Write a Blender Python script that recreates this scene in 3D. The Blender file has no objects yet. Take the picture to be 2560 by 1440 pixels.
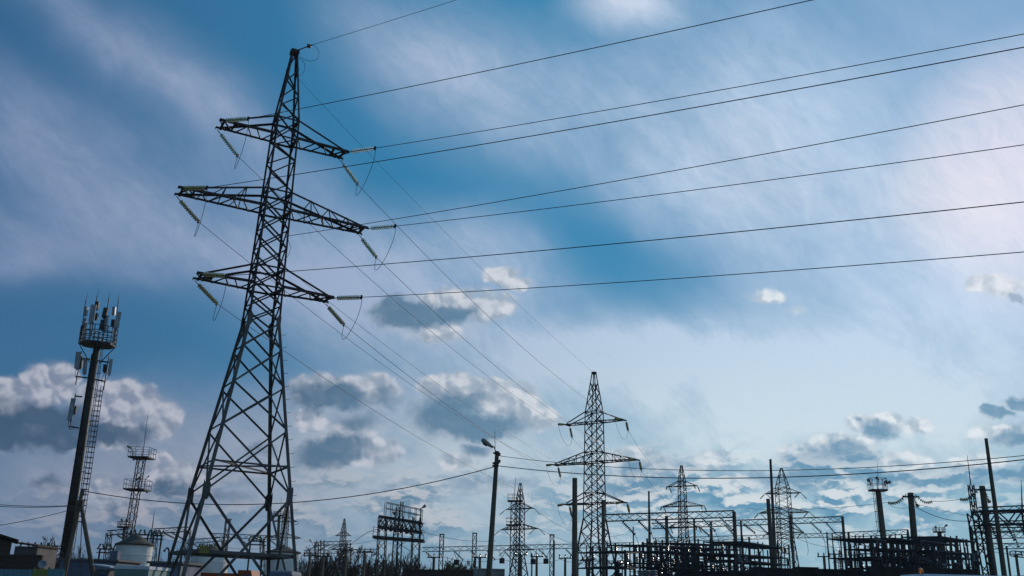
import bpy, math, random
from mathutils import Vector, Matrix
random.seed(7)
C = bpy.context.scene.collection
scene = bpy.context.scene
V3 = Vector
# ------------------------------------------------------------------ camera
PITCH, ROLL, FPX = .3122, .0236, 2391.6
_f = V3((0, math.cos(PITCH), math.sin(PITCH))); _r = V3((1, 0, 0)); _u = _r.cross(_f)
CR = math.cos(ROLL)*_r + math.sin(ROLL)*_u
CU = -math.sin(ROLL)*_r + math.cos(ROLL)*_u
CF = _f
EYE = V3((0, 0, 1.6))
cd = bpy.data.cameras.new('camera'); cam = bpy.data.objects.new('camera', cd); C.objects.link(cam)
cam.matrix_world = Matrix.Translation(EYE) @ Matrix((CR, CU, -CF)).transposed().to_4x4()
cd.sensor_width = 36; cd.lens = FPX/2560*36; cd.clip_end = 8000; cd.clip_start = .05
scene.camera = cam
scene.view_settings.view_transform = 'Standard'; scene.view_settings.look = 'None'
scene.view_settings.exposure = 0; scene.view_settings.gamma = 1

def ray(px, py): return CF + (px-1280)/FPX*CR + (720-py)/FPX*CU
def at(px, py, Y):
    d = ray(px, py); return EYE + d*(Y/d.y)
def proj(p):
    d = V3(p)-EYE; z = d.dot(CF); return 1280+FPX*d.dot(CR)/z, 720-FPX*d.dot(CU)/z

# ------------------------------------------------------------------ sun + sky
SUN_AZ, SUN_EL = math.radians(31.4), math.radians(22)
SUN = V3((math.cos(SUN_EL)*math.sin(SUN_AZ), math.cos(SUN_EL)*math.cos(SUN_AZ), math.sin(SUN_EL)))
ld = bpy.data.lights.new('sun', 'SUN'); ld.energy = 2.6; ld.angle = math.radians(.6); ld.color = (1, .9, .76)
lo = bpy.data.objects.new('sun', ld); C.objects.link(lo); lo.rotation_euler = SUN.to_track_quat('Z', 'Y').to_euler()

def build_world():
    w = bpy.data.worlds.new('World'); scene.world = w; w.use_nodes = True
    w.cycles.sampling_method = 'MANUAL'; w.cycles.sample_map_resolution = 256
    nt = w.node_tree; nt.nodes.clear(); L = nt.links.new
    def node(t, **k):
        n = nt.nodes.new(t)
        for a, b in k.items(): setattr(n, a, b)
        return n
    def put(sock, v):
        if isinstance(v, bpy.types.NodeSocket): L(v, sock)
        else: sock.default_value = v
    def m(op, a, b=0., c=None, clamp=False):
        n = node('ShaderNodeMath', operation=op, use_clamp=clamp); put(n.inputs[0], a); put(n.inputs[1], b)
        if c is not None: put(n.inputs[2], c)
        return n.outputs[0]
    def vm(op, a, b=(0, 0, 0), s=None):
        n = node('ShaderNodeVectorMath', operation=op); put(n.inputs[0], a)
        if op != 'LENGTH' and op != 'SCALE': put(n.inputs[1], b)
        if s is not None: put(n.inputs['Scale'], s)
        return n.outputs['Value'] if op in ('DOT_PRODUCT', 'LENGTH') else n.outputs['Vector']
    def mixc(f, a, b):
        n = node('ShaderNodeMix', data_type='RGBA'); put(n.inputs[0], f); put(n.inputs[6], a); put(n.inputs[7], b)
        return n.outputs[2]
    def ss(x, lo_, hi_, a=0., b=1.):
        n = node('ShaderNodeMapRange', interpolation_type='SMOOTHSTEP'); put(n.inputs[0], x)
        n.inputs[1].default_value = lo_; n.inputs[2].default_value = hi_; n.inputs[3].default_value = a; n.inputs[4].default_value = b
        return n.outputs[0]
    def noise(v, s, d=4, r=.5, col=False):
        n = node('ShaderNodeTexNoise', noise_dimensions='3D'); put(n.inputs['Vector'], v)
        n.inputs['Scale'].default_value = s; n.inputs['Detail'].default_value = d; n.inputs['Roughness'].default_value = r
        return n.outputs['Color' if col else 'Fac']
    def rgb(h):
        f = lambda c: (c/12.92 if c <= .04045 else ((c+.055)/1.055)**2.4)
        return tuple(f(int(h[i:i+2], 16)/255) for i in (0, 2, 4)) + (1,)
    D = node('ShaderNodeTexCoord').outputs['Generated']
    dF = m('MAXIMUM', vm('DOT_PRODUCT', D, tuple(CF)), .08)
    X = m('MULTIPLY_ADD', m('DIVIDE', vm('DOT_PRODUCT', D, tuple(CR)), dF), 2.3916, 1.28)
    Y = m('MULTIPLY_ADD', m('DIVIDE', vm('DOT_PRODUCT', D, tuple(CU)), dF), -2.3916, .72)
    cx = node('ShaderNodeCombineXYZ'); put(cx.inputs[0], X); put(cx.inputs[1], Y); P = cx.outputs[0]
    sd = m('MAXIMUM', vm('DOT_PRODUCT', D, tuple(SUN)), 0.)
    glow = ss(sd, .72, 1.0)          # nearness to the sun
    def warp(p, s, amt, d=4):
        n = vm('SUBTRACT', noise(p, s, d, .55, True), (.5, .5, .5))
        return vm('ADD', p, vm('MULTIPLY', n, (amt, amt, 0)))
    def blob(p, b):
        x, y, rx, ry, ang, wt = b
        if abs(ang) < 12:
            n = node('ShaderNodeVectorMath', operation='MULTIPLY_ADD'); put(n.inputs[0], p)
            n.inputs[1].default_value = (1000/rx, 1000/ry, 0); n.inputs[2].default_value = (-x/rx, -y/ry, 0)
        else:
            n = node('ShaderNodeMapping', vector_type='TEXTURE'); put(n.inputs[0], p)
            n.inputs[1].default_value = (x/1000, y/1000, 0); n.inputs[2].default_value = (0, 0, math.radians(ang)); n.inputs[3].default_value = (rx/1000, ry/1000, 1)
        return ss(vm('LENGTH', n.outputs[0]), 1., 0., 0., wt)
    def field(p, bl, op='ADD'):
        acc = None
        for b in bl:
            v = blob(p, b); acc = v if acc is None else m(op, acc, v)
        return acc
    # --- clear blue
    sky = node('ShaderNodeTexSky', sky_type='NISHITA'); sky.sun_disc = False
    sky.sun_elevation = SUN_EL; sky.sun_rotation = SUN_AZ; sky.air_density = 1.; sky.dust_density = .6; sky.ozone_density = 2.
    nish = vm('MULTIPLY', vm('SCALE', sky.outputs[0], s=.035), SKY_TINT)
    # deep, polarised blue away from the sun, paler towards it and towards the horizon
    top_ = mixc(ss(X, -.1, 1.5), rgb('376a97'), rgb('338bbb')); top_ = mixc(ss(X, 1.4, 2.8), top_, rgb('84add9'))
    bot_ = mixc(ss(X, .1, 1.9), rgb('3d6d97'), rgb('6aa4c4'))
    clear = mixc(ss(Y, .55, 1.4), top_, bot_)
    nish = mixc(.8, nish, clear)
    # --- cirrus veil
    pw = warp(P, 1.7, .2, 4)
    veil = field(pw, CIRRUS)
    st = node('ShaderNodeMapping', vector_type='TEXTURE'); put(st.inputs[0], warp(P, 2., .16, 2)); st.inputs[2].default_value = (0, 0, math.radians(36)); st.inputs[3].default_value = (1.0, .34, 1)
    streak = noise(st.outputs[0], 2.6, 6, .58)
    fine = noise(pw, 4.5, 8, .66)
    fb = node('ShaderNodeMapping', vector_type='TEXTURE'); put(fb.inputs[0], warp(P, 3.5, .22, 5)); fb.inputs[2].default_value = (0, 0, math.radians(47)); fb.inputs[3].default_value = (1.0, .22, 1)
    fibre = noise(fb.outputs[0], 8., 7, .68)
    fine = m('MULTIPLY_ADD', fibre, .4, m('MULTIPLY', fine, .62))
    veil = m('MULTIPLY', veil, m('ADD', ss(streak, .25, .75, .74, 1.14), ss(fine, .34, .72, -.22, .2)))
    blue = field(pw, BLUE)
    veil = m('MULTIPLY', veil, m('SUBTRACT', 1., blue, clamp=True), clamp=True)
    ccol = mixc(ss(X, .1, 2.3), rgb('8a9cbc'), rgb('c3d8f0'))
    ccol = mixc(ss(Y, .7, 1.2), ccol, mixc(ss(X, .2, 1.9), rgb('8491a8'), rgb('cfe1ea')))
    ccol = mixc(m('MULTIPLY', field(pw, BRIGHT), 1., clamp=True), ccol, rgb('eff0f7'))
    col = mixc(m('MULTIPLY', veil, .96), nish, ccol)
    # --- cumulus: lit billows first, then their soft shaded bodies
    def voro(p, sc):
        n = node('ShaderNodeTexVoronoi', voronoi_dimensions='2D', feature='SMOOTH_F1'); put(n.inputs['Vector'], p); n.inputs['Scale'].default_value = sc; n.inputs['Smoothness'].default_value = .35
        return n.outputs['Distance']
    wv = warp(P, 14., .045, 5)
    def billow(p): return m('MULTIPLY_ADD', voro(p, 36.), -.2, m('MULTIPLY_ADD', voro(p, 17.), -.75, m('MULTIPLY', noise(p, 30., 5, .6), .5)))
    b0 = billow(wv); b1 = billow(vm('ADD', wv, (.008, -.011, 0)))
    relief = ss(m('SUBTRACT', b0, b1), -.2, .22)
    wp = warp(warp(P, 7., .05, 3), 30., .02, 4)
    fp = field(wp, PUFFS, 'MAXIMUM')
    pa = ss(m('ADD', fp, m('MULTIPLY_ADD', b0, .75, .3)), .22, .58)
    pa = m('MULTIPLY', pa, ss(fp, .03, .22))
    fd0 = field(wp, DARKS, 'MAXIMUM')
    col = mixc(m('MULTIPLY', ss(m('MAXIMUM', fp, fd0), .0, .3), .4), col, mixc(ss(X, .1, 2.2), rgb('8f9ab0'), rgb('c3d3df')))
    bright = mixc(ss(X, .1, 2.2), rgb('b2b6c4'), rgb('e4ebf1')); mid = mixc(ss(X, .1, 2.2), rgb('7c889f'), rgb('adc0cf'))
    col = mixc(m('MULTIPLY', pa, .93), col, mixc(relief, mid, bright))
    soft = noise(P, 11., 7, .6)
    wd = warp(warp(P, 6., .12, 4), 22., .055, 5)
    fd = m('MULTIPLY', field(wd, DARKS, 'MAXIMUM'), m('MULTIPLY_ADD', soft, 1.5, .32))
    da = ss(fd, .08, .72)
    dark = mixc(ss(X, .0, 2.1), rgb('32506e'), rgb('6491b0'))
    dark = mixc(m('MULTIPLY', ss(soft, .42, .75), ss(relief, .2, 1., .1, .4)), dark, mid)
    col = mixc(m('MULTIPLY', da, .88), col, dark)
    # --- broken rows low down
    a = node('ShaderNodeMapping', vector_type='POINT'); put(a.inputs[0], warp(P, 12., .05, 4)); a.inputs[3].default_value = (1., 2.4, 1); a.inputs[1].default_value = LOWOFF
    n0 = noise(a.outputs[0], 5.5, 8, .57)
    n1 = noise(vm('ADD', a.outputs[0], (.012, -.035, 0)), 5.5, 8, .57)
    lm = field(P, LOWMASK, 'MAXIMUM')
    la = m('MULTIPLY', ss(n0, .37, .6), lm)
    ll = ss(m('SUBTRACT', n0, n1), -.035, .05)
    lcol = mixc(ll, mixc(ss(X, .2, 2.), rgb('4b6885'), rgb('6397b6')), mixc(ss(X, .2, 2.), rgb('a3a3ae'), rgb('d3dde3')))
    col = mixc(m('MULTIPLY', la, .85), col, lcol)
    # --- pale air along the horizon
    sep = node('ShaderNodeSeparateXYZ'); put(sep.inputs[0], D)
    col = mixc(ss(sep.outputs[2], .09, -.02, 0, .5), col, mixc(ss(X, .1, 2.0), rgb('5f7c9e'), rgb('94bdd4')))
    # --- glare round the sun
    col = mixc(m('MULTIPLY', ss(sd, .989, 1.0, 0, .62), ss(fibre, .25, .75, .8, 1.15), clamp=True), col, rgb('f6effa'))
    bg = node('ShaderNodeBackground'); L(col, bg.inputs[0]); bg.inputs[1].default_value = 1.
    out = node('ShaderNodeOutputWorld'); L(bg.outputs[0], out.inputs[0])

SKY_TINT = (.62, .95, 1.05)
LOWOFF = (.3, 0, 0)
# (x, y, rx, ry, angle, weight): places on the sky as directions, thousandths of the chart above
CIRRUS = [(150, 400, 560, 230, 34, .9), (620, 640, 560, 280, 22, .8), (40, 620, 420, 170, 12, .75), (950, 690, 520, 260, 8, .8), (430, 220, 720, 190, 36, .55), (620, 340, 460, 100, 36, .4), (240, 80, 420, 90, 40, .35),
          (1260, 640, 300, 190, 5, .55), (1300, 270, 680, 300, 30, .75), (1000, 100, 400, 220, 35, .4), (1560, 20, 240, 120, 8, .95), (1850, 330, 560, 420, 40, .8), (1750, 540, 340, 160, 36, .4), (2250, 230, 620, 460, 0, .4), (2350, 720, 640, 500, 0, .95), (1850, 930, 720, 280, 12, .9), (1480, 860, 480, 210, 8, .75), (1120, 870, 480, 220, 0, .65),
          (2250, 1060, 760, 320, 0, .9), (1400, 1130, 760, 280, 0, .8), (700, 1140, 820, 300, 0, 1.), (100, 1230, 560, 240, 0, .9), (1280, 1340, 1800, 220, 0, .5)]
BLUE = [(1490, 600, 400, 125, 42, .9), (1230, 450, 240, 80, 40, .55), (150, 745, 460, 110, -4, .75), (470, 850, 300, 150, 10, .5), (1450, 760, 190, 80, 0, .4), (760, 90, 300, 110, 30, .3)]
BRIGHT = [(2430, 460, 280, 170, 12, 1.), (2590, 430, 170, 170, 0, .6), (2300, 540, 340, 150, 20, .35), (1900, 430, 280, 220, 30, .3), (1560, 20, 240, 100, 5, .3)]
PUFFS = [(120, 955, 100, 75, 0, 1.), (45, 990, 130, 70, 0, 1.), (270, 1000, 130, 80, 0, 1.), (350, 1018, 100, 75, 0, 1.), (395, 1050, 90, 70, 0, 1.), (300, 1075, 170, 70, 0, .8),
         (400, 1165, 60, 60, 0, .9), (440, 1190, 110, 70, 0, 1.), (480, 1205, 70, 60, 0, .8), (285, 1240, 90, 60, 0, .9), (325, 1265, 70, 40, 0, .7),
         (800, 975, 120, 55, 0, .8), (930, 965, 120, 50, 0, .7), (780, 1050, 90, 40, 0, .6), (935, 1130, 100, 55, 0, .85), (870, 1090, 110, 60, 0, .6),
         (1120, 972, 100, 55, 0, 1.), (1230, 990, 100, 55, 0, 1.), (1300, 1015, 100, 75, 0, 1.), (1345, 1045, 80, 55, 0, .7),
         (1215, 765, 120, 50, 0, .7), (1120, 752, 170, 40, 0, .55), (1090, 832, 130, 40, 0, .4), (1250, 690, 65, 38, 0, 1.), (1295, 715, 70, 24, 0, .8), (1140, 1155, 70, 36, 0, .5),
         (2195, 1055, 110, 42, 0, .7), (2280, 1062, 80, 36, 0, .6), (2450, 710, 60, 28, 0, .8), (2515, 722, 70, 40, 0, .8), (2500, 1085, 130, 50, 0, .6), (2000, 1145, 90, 60, 0, .8), (2110, 1122, 130, 60, 0, .9), (2270, 1150, 110, 40, 0, .7), (2450, 1155, 120, 36, 0, .6), (1590, 1145, 110, 40, 0, .9), (1660, 1160, 90, 40, 0, .7), (1770, 1155, 100, 36, 0, .6), (1915, 740, 80, 28, 0, .38), (1990, 772, 40, 20, 0, .36)]
DARKS = [(60, 1055, 290, 95, 0, 1.), (220, 1090, 300, 55, 0, 1.), (-40, 1090, 260, 60, 0, 1.), (430, 1228, 110, 36, 0, .8), (295, 1282, 100, 36, 0, .7), (120, 1195, 80, 30, 0, .5),
         (830, 985, 170, 62, 3, .95), (950, 992, 120, 50, 0, .5), (830, 1122, 170, 62, 5, 1.), (900, 1060, 120, 80, 0, .55), (640, 1110, 90, 50, 0, .4),
         (1125, 1040, 160, 95, 0, 1.), (1215, 1055, 170, 68, 0, 1.), (1150, 1000, 120, 55, 0, .8), (1030, 785, 160, 66, 10, 1.), (1130, 790, 140, 52, 0, .85), (1205, 1120, 80, 36, 0, .7),
         (2140, 1054, 40, 20, 0, .6), (2195, 1070, 90, 36, 0, .75), (2480, 1036, 62, 26, 0, .9), (2560, 1012, 80, 36, 0, .9), (2545, 1092, 110, 40, 0, .9), (2555, 746, 34, 30, 0, .8), (2050, 1165, 150, 58, 0, 1.), (2130, 1145, 120, 60, 0, 1.), (2220, 1178, 190, 34, 0, 1.), (2430, 1177, 120, 28, 0, .9), (2535, 1180, 90, 26, 0, .9), (1600, 1168, 90, 50, 0, .9), (1630, 1212, 220, 70, 0, .8), (1730, 1165, 80, 24, 0, .6), (2020, 1205, 330, 44, 0, .7), (2370, 1205, 260, 36, 0, .65), (1230, 1215, 220, 40, 0, .45), (1000, 1235, 200, 30, 0, .4), (560, 1255, 240, 36, 0, .4)]
LOWMASK = [(1950, 1260, 1100, 210, 0, 1.4), (1000, 1280, 1000, 190, 0, 1.), (350, 1290, 560, 150, 0, .8)]
build_world()
# ------------------------------------------------------------------ helpers
PI = math.pi
def tag(o, label=None, cat=None, group=None, kind=None):
    if label: o['label'] = label
    if cat: o['category'] = cat
    if group: o['group'] = group
    if kind: o['kind'] = kind
    return o
def empty(name, loc, label, cat, group=None, rz=0.):
    o = bpy.data.objects.new(name, None); C.objects.link(o); o.location = loc; o.rotation_euler = (0, 0, rz)
    o.empty_display_size = .2
    return tag(o, label, cat, group)
def copy_tree(o, parent=None):
    c = o.copy(); C.objects.link(c)
    if parent: c.parent = parent
    for ch in list(o.children): copy_tree(ch, c)
    return c
class MB:
    def __init__(s): s.v = []; s.f = []; s.sm = False
    def bar(s, a, b, w, h=None, up=None):
        a = V3(a); b = V3(b); h = h or w; d = (b-a)
        if d.length < 1e-6: return s
        d.normalize(); up = V3(up) if up else (V3((0, 0, 1)) if abs(d.z) < .95 else V3((1, 0, 0)))
        x = d.cross(up).normalized(); y = x.cross(d)
        i = len(s.v)
        for p in (a, b):
            for sx, sy in ((-1, -1), (1, -1), (1, 1), (-1, 1)): s.v.append(p + x*(sx*w/2) + y*(sy*h/2))
        s.f += [(i, i+3, i+2, i+1), (i+4, i+5, i+6, i+7)] + [(i+k, i+(k+1) % 4, i+4+(k+1) % 4, i+4+k) for k in range(4)]
        return s
    def plate(s, a, b, d1, w, d2, t):        # flat strip a->b, spreading w along d1, t thick along d2
        a = V3(a); b = V3(b); i = len(s.v)
        for p in (a, b):
            for u, v in ((0, 0), (1, 0), (1, 1), (0, 1)): s.v.append(p + d1*(u*w) + d2*(v*t))
        s.f += [(i, i+3, i+2, i+1), (i+4, i+5, i+6, i+7)] + [(i+k, i+(k+1) % 4, i+4+(k+1) % 4, i+4+k) for k in range(4)]
    def ell(s, a, b, w, t, d1, d2):          # rolled angle section
        a = V3(a); b = V3(b); d = (b-a).normalized()
        d1 = (V3(d1)-d*d.dot(V3(d1))).normalized(); d2 = (V3(d2)-d*d.dot(V3(d2))-d1*d1.dot(V3(d2))).normalized()
        s.plate(a, b, d1, w, d2, t); s.plate(a+d2*t, b+d2*t, d2, w-t, d1, t)
        return s
    def box(s, c, size, M=None):
        c = V3(c); i = len(s.v)
        for z in (-.5, .5):
            for x, y in ((-.5, -.5), (.5, -.5), (.5, .5), (-.5, .5)):
                p = V3((x*size[0], y*size[1], z*size[2])); s.v.append(c + (M @ p if M else p))
        s.f += [(i, i+3, i+2, i+1), (i+4, i+5, i+6, i+7)] + [(i+k, i+(k+1) % 4, i+4+(k+1) % 4, i+4+k) for k in range(4)]
        return s
    def tube(s, pts, r, n=6, cap=True):
        pts = [V3(p) for p in pts]; m = len(pts); rs = r if isinstance(r, (list, tuple)) else [r]*m
        i0 = len(s.v); x = None
        for k, p in enumerate(pts):
            d = (pts[min(k+1, m-1)]-pts[max(k-1, 0)])
            if d.length < 1e-9: d = V3((0, 0, 1))
            d.normalize()
            if x is None: x = d.cross(V3((0, 0, 1)) if abs(d.z) < .9 else V3((1, 0, 0))).normalized()
            else:
                x = x-d*d.dot(x)
                x = x.normalized() if x.length > 1e-6 else d.orthogonal().normalized()
            y = d.cross(x)
            for j in range(n):
                a = 2*PI*j/n; s.v.append(p + (x*math.cos(a)+y*math.sin(a))*rs[k])
        for k in range(m-1):
            for j in range(n):
                a = i0+k*n+j; b = i0+k*n+(j+1) % n; s.f.append((a, b, b+n, a+n))
        if cap: s.f += [tuple(i0+j for j in reversed(range(n))), tuple(i0+(m-1)*n+j for j in range(n))]
        return s
    def lathe(s, prof, n=10, o=(0, 0, 0), M=None):
        o = V3(o); i0 = len(s.v)
        for r, z in prof:
            for j in range(n):
                a = 2*PI*j/n; p = V3((r*math.cos(a), r*math.sin(a), z)); s.v.append(o + (M @ p if M else p))
        for k in range(len(prof)-1):
            for j in range(n):
                a = i0+k*n+j; b = i0+k*n+(j+1) % n; s.f.append((a, b, b+n, a+n))
        s.f += [tuple(i0+j for j in reversed(range(n))), tuple(i0+(len(prof)-1)*n+j for j in range(n))]
        return s
    def build(s, name, mat, parent=None, loc=None, smooth=False):
        me = bpy.data.meshes.new(name); o = V3(loc) if loc is not None else V3((0, 0, 0))
        me.from_pydata([tuple(v-o) for v in s.v], [], s.f); me.update()
        if smooth: me.polygons.foreach_set('use_smooth', [True]*len(me.polygons))
        me.materials.append(mat); ob = bpy.data.objects.new(name, me); C.objects.link(ob); ob.location = o
        if parent: ob.parent = parent
        return ob
def lin(h):
    f = lambda c: (c/12.92 if c <= .04045 else ((c+.055)/1.055)**2.4)
    return tuple(f(int(h[i:i+2], 16)/255) for i in (0, 2, 4)) + (1,)
def mat(name, c1, c2, scale=6., rough=.7, metal=0., bump=.0, detail=5, stretch=(1, 1, 1), lo=.35, hi=.65, c3=None):
    m = bpy.data.materials.new(name); m.use_nodes = True; nt = m.node_tree; b = nt.nodes['Principled BSDF']; L = nt.links.new
    tc = nt.nodes.new('ShaderNodeTexCoord'); mp = nt.nodes.new('ShaderNodeMapping'); mp.inputs[3].default_value = stretch; L(tc.outputs['Object'], mp.inputs[0])
    n = nt.nodes.new('ShaderNodeTexNoise'); n.inputs['Scale'].default_value = scale; n.inputs['Detail'].default_value = detail; L(mp.outputs[0], n.inputs['Vector'])
    r = nt.nodes.new('ShaderNodeValToRGB'); r.color_ramp.elements[0].position = lo; r.color_ramp.elements[1].position = hi
    r.color_ramp.elements[0].color = lin(c1); r.color_ramp.elements[1].color = lin(c2); L(n.outputs['Fac'], r.inputs[0])
    if c3: e = r.color_ramp.elements.new((lo+hi)/2); e.color = lin(c3)
    L(r.outputs[0], b.inputs['Base Color']); b.inputs['Roughness'].default_value = rough; b.inputs['Metallic'].default_value = metal; b.inputs['Specular IOR Level'].default_value = .5 if rough < .6 else .2
    if bump:
        bu = nt.nodes.new('ShaderNodeBump'); bu.inputs['Strength'].default_value = bump; bu.inputs['Distance'].default_value = .02; L(n.outputs['Fac'], bu.inputs['Height']); L(bu.outputs[0], b.inputs['Normal'])
    return m
M = dict(
    steel=mat('weathered steel', '38312d', '554b45', 3., .75, .1, c3='332f2e'),
    steel_low=mat('grey painted steel', '47433f', '635d57', 1.2, .7, .1),
    arm=mat('brown oxidised steel', '322927', '493f3b', 4., .75, .1),
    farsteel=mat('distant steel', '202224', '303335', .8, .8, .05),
    cable=mat('aluminium cable', '2c2f36', '3a3d45', 2., .5, .3),
    concrete=mat('spun concrete', '4f473b', '665c4e', 1.6, .85, 0, .25, stretch=(1, 1, .4)),
    concrete2=mat('pale concrete', '6f6d68', '8c8983', 1.2, .85, 0, .2),
    mast=mat('grey mast paint', '242220', '34302b', 1.2, .6, .1),
    panel=mat('antenna plastic', '676c70', '83878a', 1.5, .45),
    darkbox=mat('dark equipment', '25272a', '3a3d40', 3., .6, .2),
    porcelain=mat('brown porcelain', '2c211c', '40302a', 3., .25),
    rack=mat('switchgear steel', '2a2a2b', '403d3b', 2., .6, .2),
    tank=mat('tank whitewash', 'bdb9b0', 'dcd8ce', .8, .8, 0, .1, c3='d0ccc2'),
    tankroof=mat('tank roof', '37362f', '4d4b43', 2., .85),
    brick=mat('brown boards', '3a2f28', '50423a', 2., .85, 0, .2, stretch=(.3, .3, 9)),
    roof=mat('brown roof sheet', '241d1b', '332a27', 3., .8, stretch=(6, 1, 1)),
    wallplaster=mat('dull plaster', '58524f', '6a6461', 1.3, .9),
    teal=mat('teal sheet', '4d737a', '64888d', 1.5, .6, stretch=(8, 8, .3)),
    olive=mat('yellow green sheet', '6c7239', '82874a', 1.5, .6, stretch=(8, 8, .3)),
    mint=mat('pale green sheet', '5b726d', '728a83', .9, .65),
    slate=mat('blue grey wall', '545a6a', '696f7d', 1., .8),
    orange=mat('orange paint', '7e3519', '964622', .9, .6),
    white=mat('white paint', 'a9acb0', 'c4c7ca', .8, .4),
    greenins=mat('dark green porcelain', '2f4638', '486252', 3., .3),
    bark=mat('bare bark', '3c332d', '54483f', 3., .9),
    shrub=mat('budding shrub', '4a4a30', '5f6340', 2., .9),
    fence=mat('dark fence', '242323', '363331', 1.5, .85),
    sign=mat('yellow plate', '6b6018', '7d7020', 2., .5),
    rubber=mat('rubber', '1a1a1b', '242425', 2., .8),
    lampgrey=mat('lamp casting', '6a675c', '85827a', 2., .5),
)
def glassmat(name, c, rough=.12, tr=.6):
    m = bpy.data.materials.new(name); m.use_nodes = True; b = m.node_tree.nodes['Principled BSDF']
    n = m.node_tree.nodes.new('ShaderNodeTexNoise'); n.inputs['Scale'].default_value = 9
    r = m.node_tree.nodes.new('ShaderNodeValToRGB'); r.color_ramp.elements[0].color = lin(c); r.color_ramp.elements[1].color = tuple(min(1, k*1.35) for k in lin(c)[:3])+(1,)
    m.node_tree.links.new(n.outputs[0], r.inputs[0]); m.node_tree.links.new(r.outputs[0], b.inputs['Base Color'])
    b.inputs['Roughness'].default_value = rough; b.inputs['Transmission Weight'].default_value = tr; b.inputs['IOR'].default_value = 1.5
    return m
M['glass'] = glassmat('green glass', 'b9bf9e', .1, .5); M['glass_dirty'] = glassmat('dusty yellow glass', 'a3975f', .2, .35)
M['window'] = glassmat('dark window', '3a4650', .05, .0); M['beacon'] = glassmat('amber lens', 'e8842a', .2, .3)

# ------------------------------------------------------------------ ground
g = MB(); g.v = [V3((-3000, -600, 0)), V3((3000, -600, 0)), V3((3000, 5000, 0)), V3((-3000, 5000, 0))]; g.f = [(0, 1, 2, 3)]
tag(g.build('ground', mat('dry ground', '4a463a', '686252', .35, .95, c3='55543c')), kind='structure')

# ------------------------------------------------------------------ insulator strings
def string_proto(name, nd, r, pitch, link, n, gm, discs=True):
    root = bpy.data.objects.new(name, None); C.objects.link(root); root.empty_display_size = .1
    fit = MB(); L = link+nd*pitch
    fit.tube([(0, 0, 0), (0, 0, -link)], .022, 5); fit.tube([(0, 0, -link), (0, 0, -L)], .03, 5); fit.tube([(0, 0, -L), (0, 0, -L-.14)], .035, 5)
    fit.box((0, 0, -L-.1), (.07, .2, .1)); fit.build('fitting', M['steel'], root)
    d = MB(); d.lathe([(.04, .0), (.045, -.035), (r*.7, -.045), (r, -.068), (r*.97, -.078), (r*.5, -.068), (.03, -.075)], n)
    if discs:
        me = None
        for k in range(nd):
            if me is None: o = d.build('disc', gm, root, smooth=True); me = o.data
            else: o = bpy.data.objects.new('disc', me); C.objects.link(o); o.parent = root
            o.location = (0, 0, -link-k*pitch)
    else:
        dd = MB()
        for k in range(nd): dd.lathe([(.05, -k*pitch-link), (r, -k*pitch-link-.07), (.05, -k*pitch-link-.09)], n)
        dd.build('disc_stack', gm, root)
    return root, L+.14
P_NEAR, L_NEAR = string_proto('insulator_string', 10, .118, .146, .32, 12, M['glass'])
P_YEL, L_YEL = string_proto('insulator_string', 10, .118, .146, .32, 12, M['glass_dirty'])
P_FAR, L_FAR = string_proto('insulator_string', 9, .13, .14, .25, 7, M['glass_dirty'], False)
P_GAN, L_GAN = string_proto('insulator_string', 8, .13, .15, .2, 7, M['glass'], False)
P_DARK, L_DARK = string_proto('insulator_string', 8, .13, .15, .2, 7, M['porcelain'], False)
LEN = {id(P_NEAR): L_NEAR, id(P_YEL): L_YEL, id(P_FAR): L_FAR, id(P_GAN): L_GAN, id(P_DARK): L_DARK}
_used = set()
def string(proto, p, d, label, group):
    d = V3(d).normalized()
    if id(proto) in _used: o = copy_tree(proto)
    else: o = proto; _used.add(id(proto))
    q = (-d).to_track_quat('Z', 'Y'); o.location = p; o.rotation_mode = 'QUATERNION'; o.rotation_quaternion = q
    tag(o, label, 'insulator string', group)
    return V3(p)+d*LEN[id(proto)]

# ------------------------------------------------------------------ wires
def wire(pts, r, label, group, name='power_line', cat='cable', n=5):
    return tag(MB().tube(pts, r, n).build(name, M['cable'], loc=pts[0]), label, cat, group)
def sagline(a, b, sag, n=24):
    a = V3(a); b = V3(b); return [a.lerp(b, t/n) - V3((0, 0, 4*sag*(t/n)*(1-t/n))) for t in range(n+1)]
def bez(a, b, c, d, n=16):
    a, b, c, d = map(V3, (a, b, c, d)); r = []
    for i in range(n+1):
        t = i/n; u = 1-t; r.append(a*u**3+b*(3*u*u*t)+c*(3*u*t*t)+d*t**3)
    return r

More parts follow.
